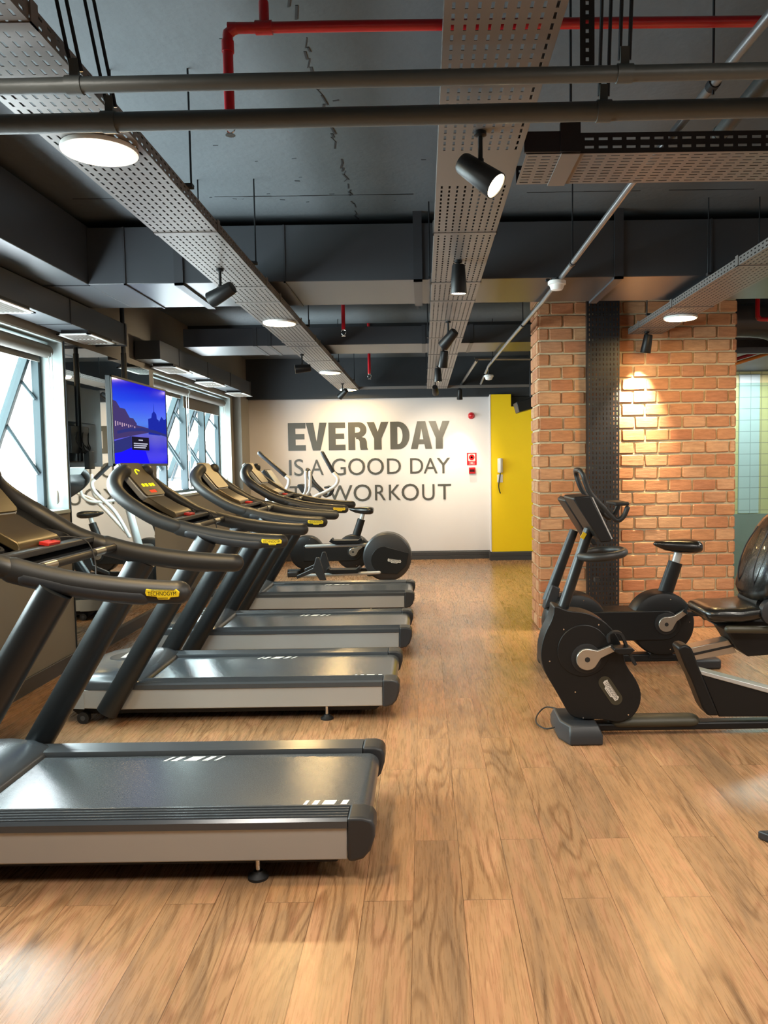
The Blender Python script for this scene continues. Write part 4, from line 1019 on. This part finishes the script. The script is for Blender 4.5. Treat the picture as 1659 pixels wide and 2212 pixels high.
# upright bike: local coordinates, origin under the crank
def make_upright():
    t = thing('upright_bike', 'x', 'exercise bike', (0, 0, 0), 'upright exercise bikes')
    X0 = 1.82
    def C(c): return [(p[0] - X0, p[1]) for p in C3(c, 5.87)]
    cz = .335
    cs = MB().lathe((0, 0, cz), (0, -1, 0), [(-.11, .20), (-.10, .235), (-.075, .247), (.075, .247), (.10, .235), (.115, .20), (.117, .10)], 48).build('crank_housing', M_BLKP, t, ang=30)
    fl = MB().lathe((-.665, 0, cz), (0, -1, 0), [(-.11, .20), (-.10, .232), (-.075, .243), (.075, .243), (.10, .232), (.115, .20), (.117, .10)], 48).build('flywheel_housing', M_BLKP, t, ang=30)
    for o, x in ((cs, 0), (fl, -.665)):
        b = MB()
        for q in (75, 5, -75, 165):
            b.disc((x + .20 * math.cos(math.radians(q)), -.113, cz + .20 * math.sin(math.radians(q))), (0, -1, 0), .0045, .003, 8)
        b.build('housing_screws', M_CHROME, o)
    MB().prism([(-.70, cz + .105)] + [(.0 + .13 * math.cos(math.radians(a)), cz - .005 + .115 * math.sin(math.radians(a))) for a in range(90, -91, -15)] + [(-.70, cz - .12)], -.126, .126).build('frame_beam', M_BLKP, t, bevel=.008)
    MB().lathe((0.012, -.126, cz + .01), (0, -1, 0), [(0, .085), (.010, .083), (.012, .072), (.012, .03)], 36).build('hub_ring', M_RUBBER, t)
    c3_ = lambda a, b_: pY(1120 + a / 3.078, 980 + b_ / 3.078, 5.85)
    h = c3_(983, 1135); tp = c3_(1110, 1050)
    ck = crank(t, (h.x - X0, h.z), (tp.x - X0, tp.z), -.138, .02, False, .058)
    px, pz = tp.x - X0 + .03, tp.z + .01
    pd = MB().prism([(px - .05, pz + .008), (px + .045, pz + .008), (px + .06, pz - .004), (px + .03, pz - .026), (px - .03, pz - .026), (px - .055, pz - .006)], -.26, -.165).build('pedal', M_BLKP, t, bevel=.004)
    sp = smoothpath([(px - .05, -.21, pz), (px - .04, -.21, pz + .045), (px, -.21, pz + .06), (px + .045, -.21, pz + .045), (px + .06, -.21, pz + .01)], 4)
    b = MB(); b.loft([[v + Vector((0, s * .02, 0)) + Vector((k * .002, 0, k * .003)) for s, k in ((-1, -1), (1, -1), (1, 1), (-1, 1))] for v in sp]); b.build('pedal_strap', M_RUBBER, pd)
    # seat post
    MB().tube([(.025, 0, .50), (.125, 0, .80)], [(.045, .060), (.043, .055)], 20, up=(0, 1, 0), cap='flat').build('post_sleeve', M_BLKP, t)
    MB().tube([(.12, 0, .78), (.15, 0, .885)], [(.022, .032)] * 2, 14, up=(0, 1, 0), cap='flat').build('seat_post', M_SILVERP, t)
    rings = []
    for (x, hw_, zt, zb) in ((-.045, .015, .95, .935), (-.03, .035, .966, .925), (.04, .05, .974, .892), (.13, .075, .978, .874), (.20, .105, .980, .868), (.26, .12, .976, .868), (.295, .115, .966, .88), (.305, .09, .95, .91)):
        r = []
        for i in range(20):
            q = 2 * PI * i / 20; c, s = math.cos(q), math.sin(q)
            r.append((x, hw_ * math.copysign(abs(c) ** .7, c), (zt + zb) / 2 + (zt - zb) / 2 * math.copysign(abs(s) ** .8, s)))
        rings.append(r)
    MB().loft(rings).build('saddle', M_LEATHER, t, ang=60)
    # mast and bars
    a = c3_(215, 1000); b_ = c3_(395, 520)
    MB().tube([(a.x - X0, 0, a.z), (b_.x - X0, 0, b_.z)], [(.034, .045), (.028, .034)], 18, up=(0, 1, 0), cap='flat').build('mast', M_SATIN, t)
    MB().prism(C([(235, 880), (290, 905), (270, 1010), (180, 1050), (190, 1000)]), -.06, .06).build('mast_boot', M_GREYP, t, bevel=.01)
    cn = MB().prism(C([(300, 312), (318, 292), (372, 300), (520, 600), (490, 610)]), -.16, .16).build('console', M_BLKP, t, bevel=.008)
    lp = [(722, 362), (700, 412), (665, 442), (632, 428), (570, 362), (515, 308), (470, 250), (444, 190), (430, 140)]
    near = [(x, -.135, z) for x, z in C(lp)]
    top = C([(418, 112)])[0]
    bar = near + [(top[0], -.08, top[1]), (top[0], .08, top[1])] + [(x, .135, z) for x, y, z in reversed(near)]
    MB().tube(smoothpath(bar, 4), .0195, 14, up=(0, 1, .2)).build('handlebar', M_HANDLE, t)
    e = C([(690, 335)])[0]
    MB().box((e[0] - .06, -.15, e[1] - .012), (e[0] + .05, .15, e[1] + .016)).build('arm_pad', M_RUBBER, t, bevel=.01)
    # feet and spine
    MB().box((-.95, -.05, .03), (.33, .05, .09)).build('base_rail', M_BLKP, t, bevel=.01)
    for (x0, x1) in ((.20, .42), (-.93, -.78)):
        MB().box((x0, -.19, 0), (x1, .19, .075)).build('foot', M_GREYP, t, bevel=.018, seg=3)
    MB().prism([(-.1, .06), (.1, .06), (.06, .14), (-.06, .14)], -.06, .06).prism([(-.78, .06), (-.55, .06), (-.6, .14), (-.73, .14)], -.06, .06).build('frame_neck', M_BLKP, t)
    return t
ub = make_upright()
ub2 = copy_tree(ub)
ub.location = (1.82, 6.0, 0); ub['label'] = 'black upright exercise bike standing in front of the brick wall'
ub2.location = (-1.03, 11.15, 0); ub2['label'] = 'black upright exercise bike far back, before the white wall with lettering'

# cross trainer
def make_cross():
    t = thing('cross_trainer', 'grey and black cross trainer with a big round casing behind the farthest treadmill', 'cross trainer', (-.47, 9.75, 0))
    z = .43
    cs = MB().lathe((0, 0, z), (0, -1, 0), [(-.15, .20), (-.14, .28), (-.11, .302), (.11, .302), (.135, .285), (.15, .25), (.155, .1)], 56).build('wheel_casing', M_GREYP, t, ang=30)
    MB().prism([(.03, z + .12)] + [(-.03 + .17 * math.cos(math.radians(a)), z - .03 + .17 * math.sin(math.radians(a))) for a in range(90, 271, 15)] + [(.12, z - .21), (.24, z - .1), (.27, z + .05)], -.164, -.150).build('casing_panel', M_BLKP, cs, bevel=.004)
    logo_plate(cs, (.09, -.165, z - .045), Vector((.99, 0, -.12)).normalized(), Vector((.12, 0, .99)).normalized(), .17, .05, world=False)
    MB().box((-1.75, -.06, .04), (.15, .06, .12)).build('base_rail', M_BLKP, t, bevel=.01)
    for x in (-1.75, .02):
        MB().box((x - .08, -.28, 0), (x + .08, .28, .06)).build('foot', M_GREYP, t, bevel=.012)
    for s, zf in ((-1, .30), (1, .62)):
        pa = MB().tube([(-.10, s * .20, .25 if s < 0 else .56), (-1.05, s * .20, zf - .08 if s < 0 else .545)], .022, 14, up=(0, 1, 0)).build('pedal_bar', M_SILVERP, t)
        zz = zf - .01
        MB().prism([(-.75, zz), (-.72, zz + .04), (-.70, zz + .015), (-.38, zz + .012), (-.34, zz + .045), (-.32, zz + .01), (-.36, zz - .03), (-.70, zz - .03)], s * .20 - .09, s * .20 + .09).build('foot_plate', M_BLKP, pa, bevel=.004)
        MB().prism([(-1.10, .24), (-.90, .33), (-.86, .46), (-.82, .46), (-.74, .18), (-.82, .18), (-.88, .28), (-1.1, .20)], s * .30 - .02, s * .30 + .02).build('link_arm', M_GREYP, pa, bevel=.006)
    # front mast, console
    MB().prism([(-1.85, .1), (-1.45, .1), (-1.45, .5), (-1.55, .62), (-1.75, .62), (-1.85, .4)], -.14, .14).build('front_housing', M_GREYP, t, bevel=.03)
    MB().tube([(-1.62, 0, .55), (-1.45, 0, 1.30)], [(.06, .05), (.04, .04)], 16, up=(0, 1, 0), cap='flat').build('mast', M_SILVERP, t)
    co = MB().obox((-1.42, 0, 1.40), (-.09, 0, .13), (0, .17, 0), (.022, 0, .015)).build('console', M_BLKP, t, bevel=.01)
    MB().obox((-1.392, 0, 1.42), (-.075, 0, .108), (0, .15, 0), (.003, 0, .002)).build('display_panel', M_SILVERP, co)
    # swinging arms
    for s, pts, k in ((-1, [(-1.60, .75), (-1.44, 1.05), (-1.22, 1.28), (-1.17, 1.40), (-1.22, 1.47), (-1.52, 1.74)], 0), (1, [(-1.35, .75), (-1.02, 1.12), (-.78, 1.25), (-.66, 1.33), (-.64, 1.42), (-.70, 1.50), (-.83, 1.74)], 0)):
        P = smoothpath([(x, s * .28, zz) for x, zz in pts], 4); cut = len(P) - 4
        ar = MB().tube(P[:cut], .022, 14, up=(0, 1, 0)).build('swing_arm', M_WHITEP, t)
        MB().tube(P[cut - 1:], .026, 14, up=(0, 1, 0)).build('arm_grip', M_GREYP, ar)
        MB().tube(smoothpath([(-1.45, s * .05, 1.20), (-1.15, s * .14, 1.17), (-1.02, s * .17, 1.22), (-.98, s * .17, 1.32), (-.98, s * .17, 1.50)], 4), .018, 12, up=(0, 1, 0)).build('fixed_handle', M_WHITEP, t)
    return t
make_cross()
# base of another machine cut by the right edge of the photo
p = pZ(1636, 1795, .035)
mf = thing('machine_base', 'corner of a dark machine foot on the floor at the right edge of the photo', 'exercise machine', (p.x + .3, p.y - .15, 0))
MB().prism([(p.x, p.y), (p.x + .62, p.y + .02), (p.x + .62, p.y - .28), (p.x + .22, p.y - .28)], 0, .04, 'z').build('foot', M_GREYP, mf, True, bevel=.008)
MB().box((p.x + .3, p.y - .2, .04), (p.x + .6, p.y - .05, .09)).build('foot_block', M_BLKP, mf, True, bevel=.01)
p = pZ(1528, 1351)
tag(MB().box((p.x - .03, p.y - .03, 0), (p.x + .03, p.y + .03, .022)).build('yellow_block', M_BADGEY, bevel=.004), 'small yellow plastic block on the floor by the foot of the brick wall', 'block')

# ================================================================== TELEVISION
TLx = -2.5
q = {k: pX(*v, TLx) for k, v in dict(TL=(243, 808), BL=(240, 1003), TR=(362, 846), BR=(358, 1010)).items()}
ya, yb = (q['TL'].y + q['BL'].y) / 2, (q['TR'].y + q['BR'].y) / 2
zt, zb = (q['TL'].z + q['TR'].z) / 2, (q['BL'].z + q['BR'].z) / 2
tv = thing('television', 'flat television hanging on a ceiling pole, showing a blue evening city view', 'television', (TLx, (ya + yb) / 2, zb))
MB().box((TLx - .045, ya, zb), (TLx, yb, zt)).build('case', M_BLKP, tv, True, bevel=.006)
MB().box((TLx - .10, ya + .25, zb + .04), (TLx - .045, yb - .25, zb + .40)).build('rear_housing', M_BLKP, tv, True, bevel=.015)
bz = MB()
for (p0, p1) in (((ya, zb), (yb, zb + .022)), ((ya, zt - .016), (yb, zt)), ((ya, zb), (ya + .016, zt)), ((yb - .016, zb), (yb, zt))):
    bz.box((TLx, p0[0], p0[1]), (TLx + .006, p1[0], p1[1]))
bz.build('bezel', M_ALUDK, tv, True, smooth=False)
def scr_mat():
    m = bpy.data.materials.new('screen_evening_sky'); m.use_nodes = True
    nt = m.node_tree; N = nt.nodes; L = nt.links
    tc = N.new('ShaderNodeTexCoord'); sx = N.new('ShaderNodeSeparateXYZ'); L.new(tc.outputs['Object'], sx.inputs[0])
    mr = N.new('ShaderNodeMapRange'); mr.inputs[1].default_value = .02; mr.inputs[2].default_value = .70; L.new(sx.outputs['Z'], mr.inputs[0])
    n = N.new('ShaderNodeTexNoise'); n.inputs['Scale'].default_value = 4; L.new(tc.outputs['Object'], n.inputs['Vector'])
    r = N.new('ShaderNodeValToRGB'); e = r.color_ramp.elements
    e[0].position = 0; e[0].color = lin('#1a10f0'); e[1].position = 1; e[1].color = lin('#1414d8')
    for p_, c_ in ((.2, '#2b2ad8'), (.36, '#5a58c8'), (.52, '#3f78e8'), (.7, '#2a55f0')):
        k = e.new(p_); k.color = lin(c_)
    L.new(mr.outputs[0], r.inputs[0])
    em = N.new('ShaderNodeEmission'); em.inputs[1].default_value = .85; L.new(r.outputs[0], em.inputs[0])
    gl = N.new('ShaderNodeBsdfGlossy'); gl.inputs['Roughness'].default_value = .08; gl.inputs[0].default_value = (.05, .05, .05, 1)
    ad = N.new('ShaderNodeAddShader'); L.new(em.outputs[0], ad.inputs[0]); L.new(gl.outputs[0], ad.inputs[1])
    L.new(ad.outputs[0], [x for x in N if x.type == 'OUTPUT_MATERIAL'][0].inputs[0])
    for x in list(N):
        if x.type == 'BSDF_PRINCIPLED': N.remove(x)
    return m
scr_mats = [scr_mat(), emit('screen_houses', '#4d3f78', .7), emit('screen_cathedral', '#2230b4', .7), emit('screen_bridge', '#3a3f8e', .6), emit('screen_lights', '#c9a9c0', .8), emit('screen_water', '#1d16ff', .9), emit('screen_box', '#2a2436', .5), emit('screen_white', '#cfd0e6', .8)]
s = MB()
def su(u, v, e=0): return (TLx + .002 + e, ya + .016 + u * (yb - ya - .032), zb + .022 + v * (zt - zb - .038))
def poly(pts, k, e): s.mi = k; s.quadmesh([su(u, v, e) for u, v in pts], [tuple(range(len(pts)))])
poly([(0, 0), (1, 0), (1, 1), (0, 1)], 0, 0)
poly([(0, .28), (.40, .36), (.40, .50), (.34, .56), (.28, .56), (.20, .66), (.12, .66), (.06, .73), (0, .74)], 1, .0004)
poly([(.40, .36), (.62, .40), (.62, .46), (.40, .48)], 1, .0003)
poly([(.62, .38), (.84, .38), (.84, .58), (.80, .60), (.79, .66), (.75, .69), (.745, .80), (.735, .69), (.70, .66), (.685, .60), (.62, .58)], 2, .0005)
poly([(.84, .38), (1, .40), (1, .62), (.95, .6), (.9, .64), (.84, .56)], 2, .0004)
for i in range(10):
    u = .03 + i * .036; poly([(u, .44 + .01 * (i % 3)), (u + .016, .44 + .01 * (i % 3)), (u + .016, .50 - .004 * i), (u, .50 - .004 * i)], 4, .0008)
br_ = [(.06, .385), (.25, .43), (.5, .455), (.75, .44), (1, .40), (1, .37), (.75, .40), (.5, .415), (.25, .39), (.06, .35)]
poly(br_, 3, .0010)
poly([(0, .0), (.62, 0), (.55, .16), (.2, .2), (0, .12)], 5, .0006)
poly([(0, .26), (.3, .34), (.3, .2), (.12, .14), (0, .12)], 3, .0007)
poly([(.30, .17), (.62, .17), (.62, .335), (.30, .335)], 6, .0014)
for v, a_, b_ in ((.29, .42, .5), (.245, .33, .59), (.22, .33, .57), (.195, .33, .55)): poly([(a_, v), (b_, v), (b_, v + .013), (a_, v + .013)], 7, .0018)
s.build('screen', scr_mats, tv, True, smooth=False)
py = 6.93
MB().tube([(-2.63, py, zb + .05), (-2.63, py, 2.60)], .024, 14, up=(1, 0, 0), cap='flat').build('pole_sleeve', M_BLKP, tv, True)
MB().tube([(-2.63, py, 2.2), (-2.63, py, CEIL)], .019, 14, up=(1, 0, 0), cap='flat').build('ceiling_pole', M_SATIN, tv, True)
MB().box((-2.64, py - .18, zb + .12), (-2.60, py + .18, zb + .36)).build('bracket', M_BLKP, tv, True, bevel=.004)
random.seed(3)
for k in range(3):
    MB().tube(smoothpath([(-2.62, py + .02 + .1 * k, zb + .35), (-2.67, py + .12 * k - .15, zb + .22), (-2.68, py + .1, zb + .1 + .04 * k), (-2.65, py - .05 + .1 * k, zb + .16), (-2.62, py + .1, zb + .28)], 5), .005, 6, cap='flat').build('cable', M_RUBBER, tv, True)
MB().box((-2.70, py + .02, zb - .02), (-2.655, py + .14, zb + .14)).build('media_box', M_GREYP, tv, True, bevel=.005)

# ================================================================== FAR WALL ITEMS
YL = YF - .004
lt = thing('wall_lettering', 'large dark grey slogan lettering in three lines on the far white wall', 'wall lettering', (-.9, YL, 1.5))
def arc(cx, cy, rx, ry, a0, a1, n=14): return [(cx + rx * math.cos(math.radians(a0 + (a1 - a0) * i / n)), cy + ry * math.sin(math.radians(a0 + (a1 - a0) * i / n))) for i in range(n + 1)]
BOLD = {
 'E': [[(0, 0), (1, 0), (1, .2), (.42, .2), (.42, .41), (.93, .41), (.93, .6), (.42, .6), (.42, .8), (1, .8), (1, 1), (0, 1)]],
 'V': [[(0, 1), (.35, 1), (.5, .3), (.65, 1), (1, 1), (.68, 0), (.32, 0)]],
 'Y': [[(0, 1), (.34, 1), (.5, .64), (.66, 1), (1, 1), (.67, .4), (.67, 0), (.33, 0), (.33, .4)]],
 'A': [[(0, 0), (.32, 0), (.365, .17), (.5, .17), (.5, .35), (.41, .35), (.5, .74), (.5, 1), (.31, 1)], [(1, 0), (.68, 0), (.635, .17), (.5, .17), (.5, .35), (.59, .35), (.5, .74), (.5, 1), (.69, 1)]],
 'D': [[(0, 0), (.36, 0), (.36, 1), (0, 1)], [(.36, 1)] + arc(.42, .5, .58, .5, 90, -90) + [(.36, 0), (.36, .19)] + arc(.42, .5, .22, .31, -90, 90) + [(.36, .81)]],
 'R': [[(0, 0), (.35, 0), (.35, 1), (0, 1)], [(.35, 1)] + arc(.55, .725, .38, .275, 90, -90) + [(.35, .45), (.35, .62)] + arc(.5, .725, .11, .095, -90, 90) + [(.35, .82)], [(.40, .45), (.66, .47), (.86, .42), (.93, .30), (.95, .08), (1, 0), (.62, 0), (.585, .1), (.57, .32), (.50, .39), (.40, .39)]]}
def letters_bold():
    ext = [('E', 338, 443), ('V', 445, 570), ('E', 580, 680), ('R', 697, 815), ('Y', 808, 938), ('D', 948, 1063), ('A', 1070, 1198), ('Y', 1178, 1303)]
    zt_ = (pY(623, 915.5, YL).z + pY(971, 907.8, YL).z) / 2; zb_ = (pY(623, 974.8, YL).z + pY(971, 968.3, YL).z) / 2
    for ch, a, c in ext:
        x0, x1 = pY(500 + a / 2.765, 940, YL).x, pY(500 + c / 2.765, 940, YL).x
        b = MB()
        for pg in BOLD[ch]: b.loft([[(x0 + u * (x1 - x0), YL + dy, zb_ + v * (zt_ - zb_)) for u, v in pg] for dy in (.003, -.002)])
        b.build('heavy_letter', M_LETTER, lt, True, smooth=False)
letters_bold()
def letters_light(ext, zt_, zb_):
    for ch, a, c in ext:
        x0, x1 = pY(a, 1010, YL).x, pY(c, 1010, YL).x
        over = .012 if ch in 'GOSU' else 0
        b = MB(); text_mb(b, ch, (x0, YL - .002, zb_ - (over if ch != 'U' else over)), (1, 0, 0), (0, 0, 1), box=(x1 - x0, zt_ - zb_ + (2 * over if ch != 'U' else over)), depth=0)
        o = b.build('thin_letter', M_LETTER, lt, True, smooth=False)
        k = o.modifiers.new("thickness", "SOLIDIFY"); k.thickness = .003; k.offset = 0
letters_light([('I', 625, 630), ('S', 635.5, 656), ('A', 670, 699), ('G', 716, 747), ('O', 752, 788.5), ('O', 793, 829), ('D', 836, 866), ('D', 886, 914), ('A', 915, 945), ('Y', 943.5, 972)], pY(800, 991, YL).z, pY(800, 1024.5, YL).z)
letters_light([('T', 624, 652), ('O', 656, 694), ('W', 706.8, 759.8), ('O', 762.5, 801), ('R', 809, 832), ('K', 839, 865), ('O', 866.5, 904), ('U', 911, 938), ('T', 945, 974)], pY(840, 1047, YL).z, pY(840, 1080.5, YL).z)
# alarm sounder, sign, call point
p = pY(1018, 898, YF)
fa = thing('alarm_beacon', 'round red fire alarm beacon high on the white wall', 'fire alarm', (p.x, YF - .03, p.z))
MB().lathe((p.x, YF - .0, p.z), (0, -1, 0), [(0, .056), (.018, .054), (.02, .046)], 28).build('beacon_base', M_RED, fa, True)
MB().lathe((p.x, YF - .02, p.z), (0, -1, 0), [(0, .047), (.02, .044), (.036, .032), (.044, .012)], 28).build('beacon_dome', M_RED, fa, True)
a, b_ = pY(1008.5, 978.5, YF), pY(1029.5, 1004.5, YF)
sg = thing('fire_sign', 'red square fire alarm sign with a ring symbol on the white wall', 'sign', ((a.x + b_.x) / 2, YF - .004, b_.z))
MB().box((a.x, YF - .006, b_.z), (b_.x, YF, a.z)).build('sign_plate', M_RED, sg, True, smooth=False)
w = b_.x - a.x; hh = a.z - b_.z; cxm = (a.x + b_.x) / 2; czm = b_.z + hh * .64
MB().box((cxm - w * .36, YF - .0075, czm - hh * .29), (cxm + w * .36, YF - .006, czm + hh * .29)).build('symbol_field', mat('sign_cream', '#f0e6cf', .5), sg, True, smooth=False)
ringm = MB(); ringm.lathe((cxm, YF - .0075, czm), (0, -1, 0), [(0, w * .30), (.001, w * .30), (.001, w * .11), (0, w * .11)], 30); ringm.build('ring_symbol', M_RED, sg, True)
tx = MB()
for i, ww in enumerate((.62, .24, .62)): tx.box((cxm - w * ww / 2, YF - .0075, b_.z + hh * (.24 - .085 * i)), (cxm + w * ww / 2, YF - .006, b_.z + hh * (.275 - .085 * i)))
tx.build('sign_lettering', M_WHITEP, sg, True, smooth=False)
a, b_ = pY(1012.5, 1009.5, YF), pY(1026.5, 1023, YF)
cp_ = thing('call_point', 'small red manual call point under the fire alarm sign', 'fire alarm', ((a.x + b_.x) / 2, YF - .02, b_.z))
MB().box((a.x, YF - .05, b_.z), (b_.x, YF, a.z)).build('call_box', M_RED, cp_, True, bevel=.006)
w = b_.x - a.x; hh = a.z - b_.z
MB().box((a.x + w * .14, YF - .053, b_.z + hh * .28), (b_.x - w * .14, YF - .049, b_.z + hh * .68)).build('break_glass', mat('call_glass', '#3a1418', .2), cp_, True, smooth=False)
# door phone on the yellow wall
YY = 12.55
a, b_ = pY(1074.5, 990, YY), pY(1086, 1021, YY)
ph = thing('door_phone', 'white door phone handset mounted on the yellow wall', 'intercom', ((a.x + b_.x) / 2, YY - .03, b_.z))
MB().box((a.x, YY - .025, b_.z), (b_.x, YY, a.z)).build('phone_base', M_WHITEP, ph, True, bevel=.012)
MB().tube(smoothpath([(a.x + .04, YY - .045, b_.z + .02), (a.x + .04, YY - .06, b_.z + .12), (a.x + .04, YY - .045, a.z - .02)], 4), [(.026, .02)] * 9, 14, up=(1, 0, 0)).build('handset', M_WHITEP, ph, True)
c, d_ = pY(1074, 1025, YY), pY(1086, 1042, YY)
sw = tag(MB().box((c.x, YY - .012, d_.z), (d_.x, YY, c.z)).build('socket_plate', M_WHITEP, bevel=.004), 'cream square socket plate on the yellow wall under the door phone', 'socket')
MB().tube(smoothpath([(c.x + .05, YY - .02, b_.z + .01), (c.x + .035, YY - .03, d_.z + .06), (c.x + .02, YY - .03, d_.z - .05), (c.x + .03, YY - .035, d_.z - .13), (c.x + .045, YY - .03, d_.z - .17)], 5), .009, 8, cap='round').build('coiled_cord', M_RUBBER, ph, True)
# things behind the brick wall, top right and beside it
dk = thing('round_duct', 'black round duct bending down beside the brick wall at the right edge', 'air duct', (3.55, 8.0, 2.4))
MB().tube(smoothpath([(3.05, 7.9, 2.98), (3.5, 7.9, 2.95), (3.75, 7.9, 2.75), (3.8, 7.9, 2.45), (4.1, 7.9, 2.25), (4.7, 7.9, 2.2)], 5), .17, 24, up=(0, 1, 0), cap='flat').build('duct_bend', M_DUCT, dk, True)
MB().box((3.0, 7.7, 2.62), (4.6, 7.75, 2.68)).build('support_bar', M_DUCT_IN, dk, True, smooth=False)
a = pY(1637, 640, 7.5); b_ = pY(1637, 690, 7.5)
tag(MB().tube(smoothpath([(a.x, 7.5, CEIL), (a.x, 7.5, b_.z + .05), (a.x + .015, 7.5, b_.z + .015), (a.x + .06, 7.5, b_.z), (a.x + .5, 7.5, b_.z)], 4), .022, 14, up=(0, 1, 0), cap='flat').build('sprinkler_pipe', M_RED), 'red sprinkler pipe dropping beside the brick wall at the right edge', 'pipe')
a, b_ = pY(1592, 775, 8.2), pY(1634, 762, 8.2)
for i, (cc, lab) in enumerate((('#a01820', 'red pipe glimpsed beside the brick wall, above an orange pipe'), ('#e08a30', 'orange pipe glimpsed beside the brick wall, below a red pipe'))):
    dz = Vector((0, 0, -.045 * i)); dv = (b_ - a)
    tag(MB().tube([a - dv * .4 + dz, Vector((6.12, 8.2, b_.z + (6.12 - b_.x) * dv.z / dv.x)) + dz], .018, 10, up=(0, 1, 0), cap='flat').build('pipe', mat('pipe_colour_%d' % i, cc, .4)), lab, 'pipe')
a = pY(1130, 872, 11.0)
cr = tag(MB().obox((a.x + .12, 11.0, a.z), (.22, 0, .06), (0, .2, 0), (-.02, 0, .07)).build('speaker_box', M_BLKP, bevel=.01), 'black box hanging beside the brick wall before the yellow wall', 'speaker')
MB().tube([(a.x + .1, 11.0, a.z + .1), (a.x + .1, 11.0, CEIL)], .012, 8, up=(1, 0, 0), cap='flat').build('hanger_rod', M_ROD, cr)
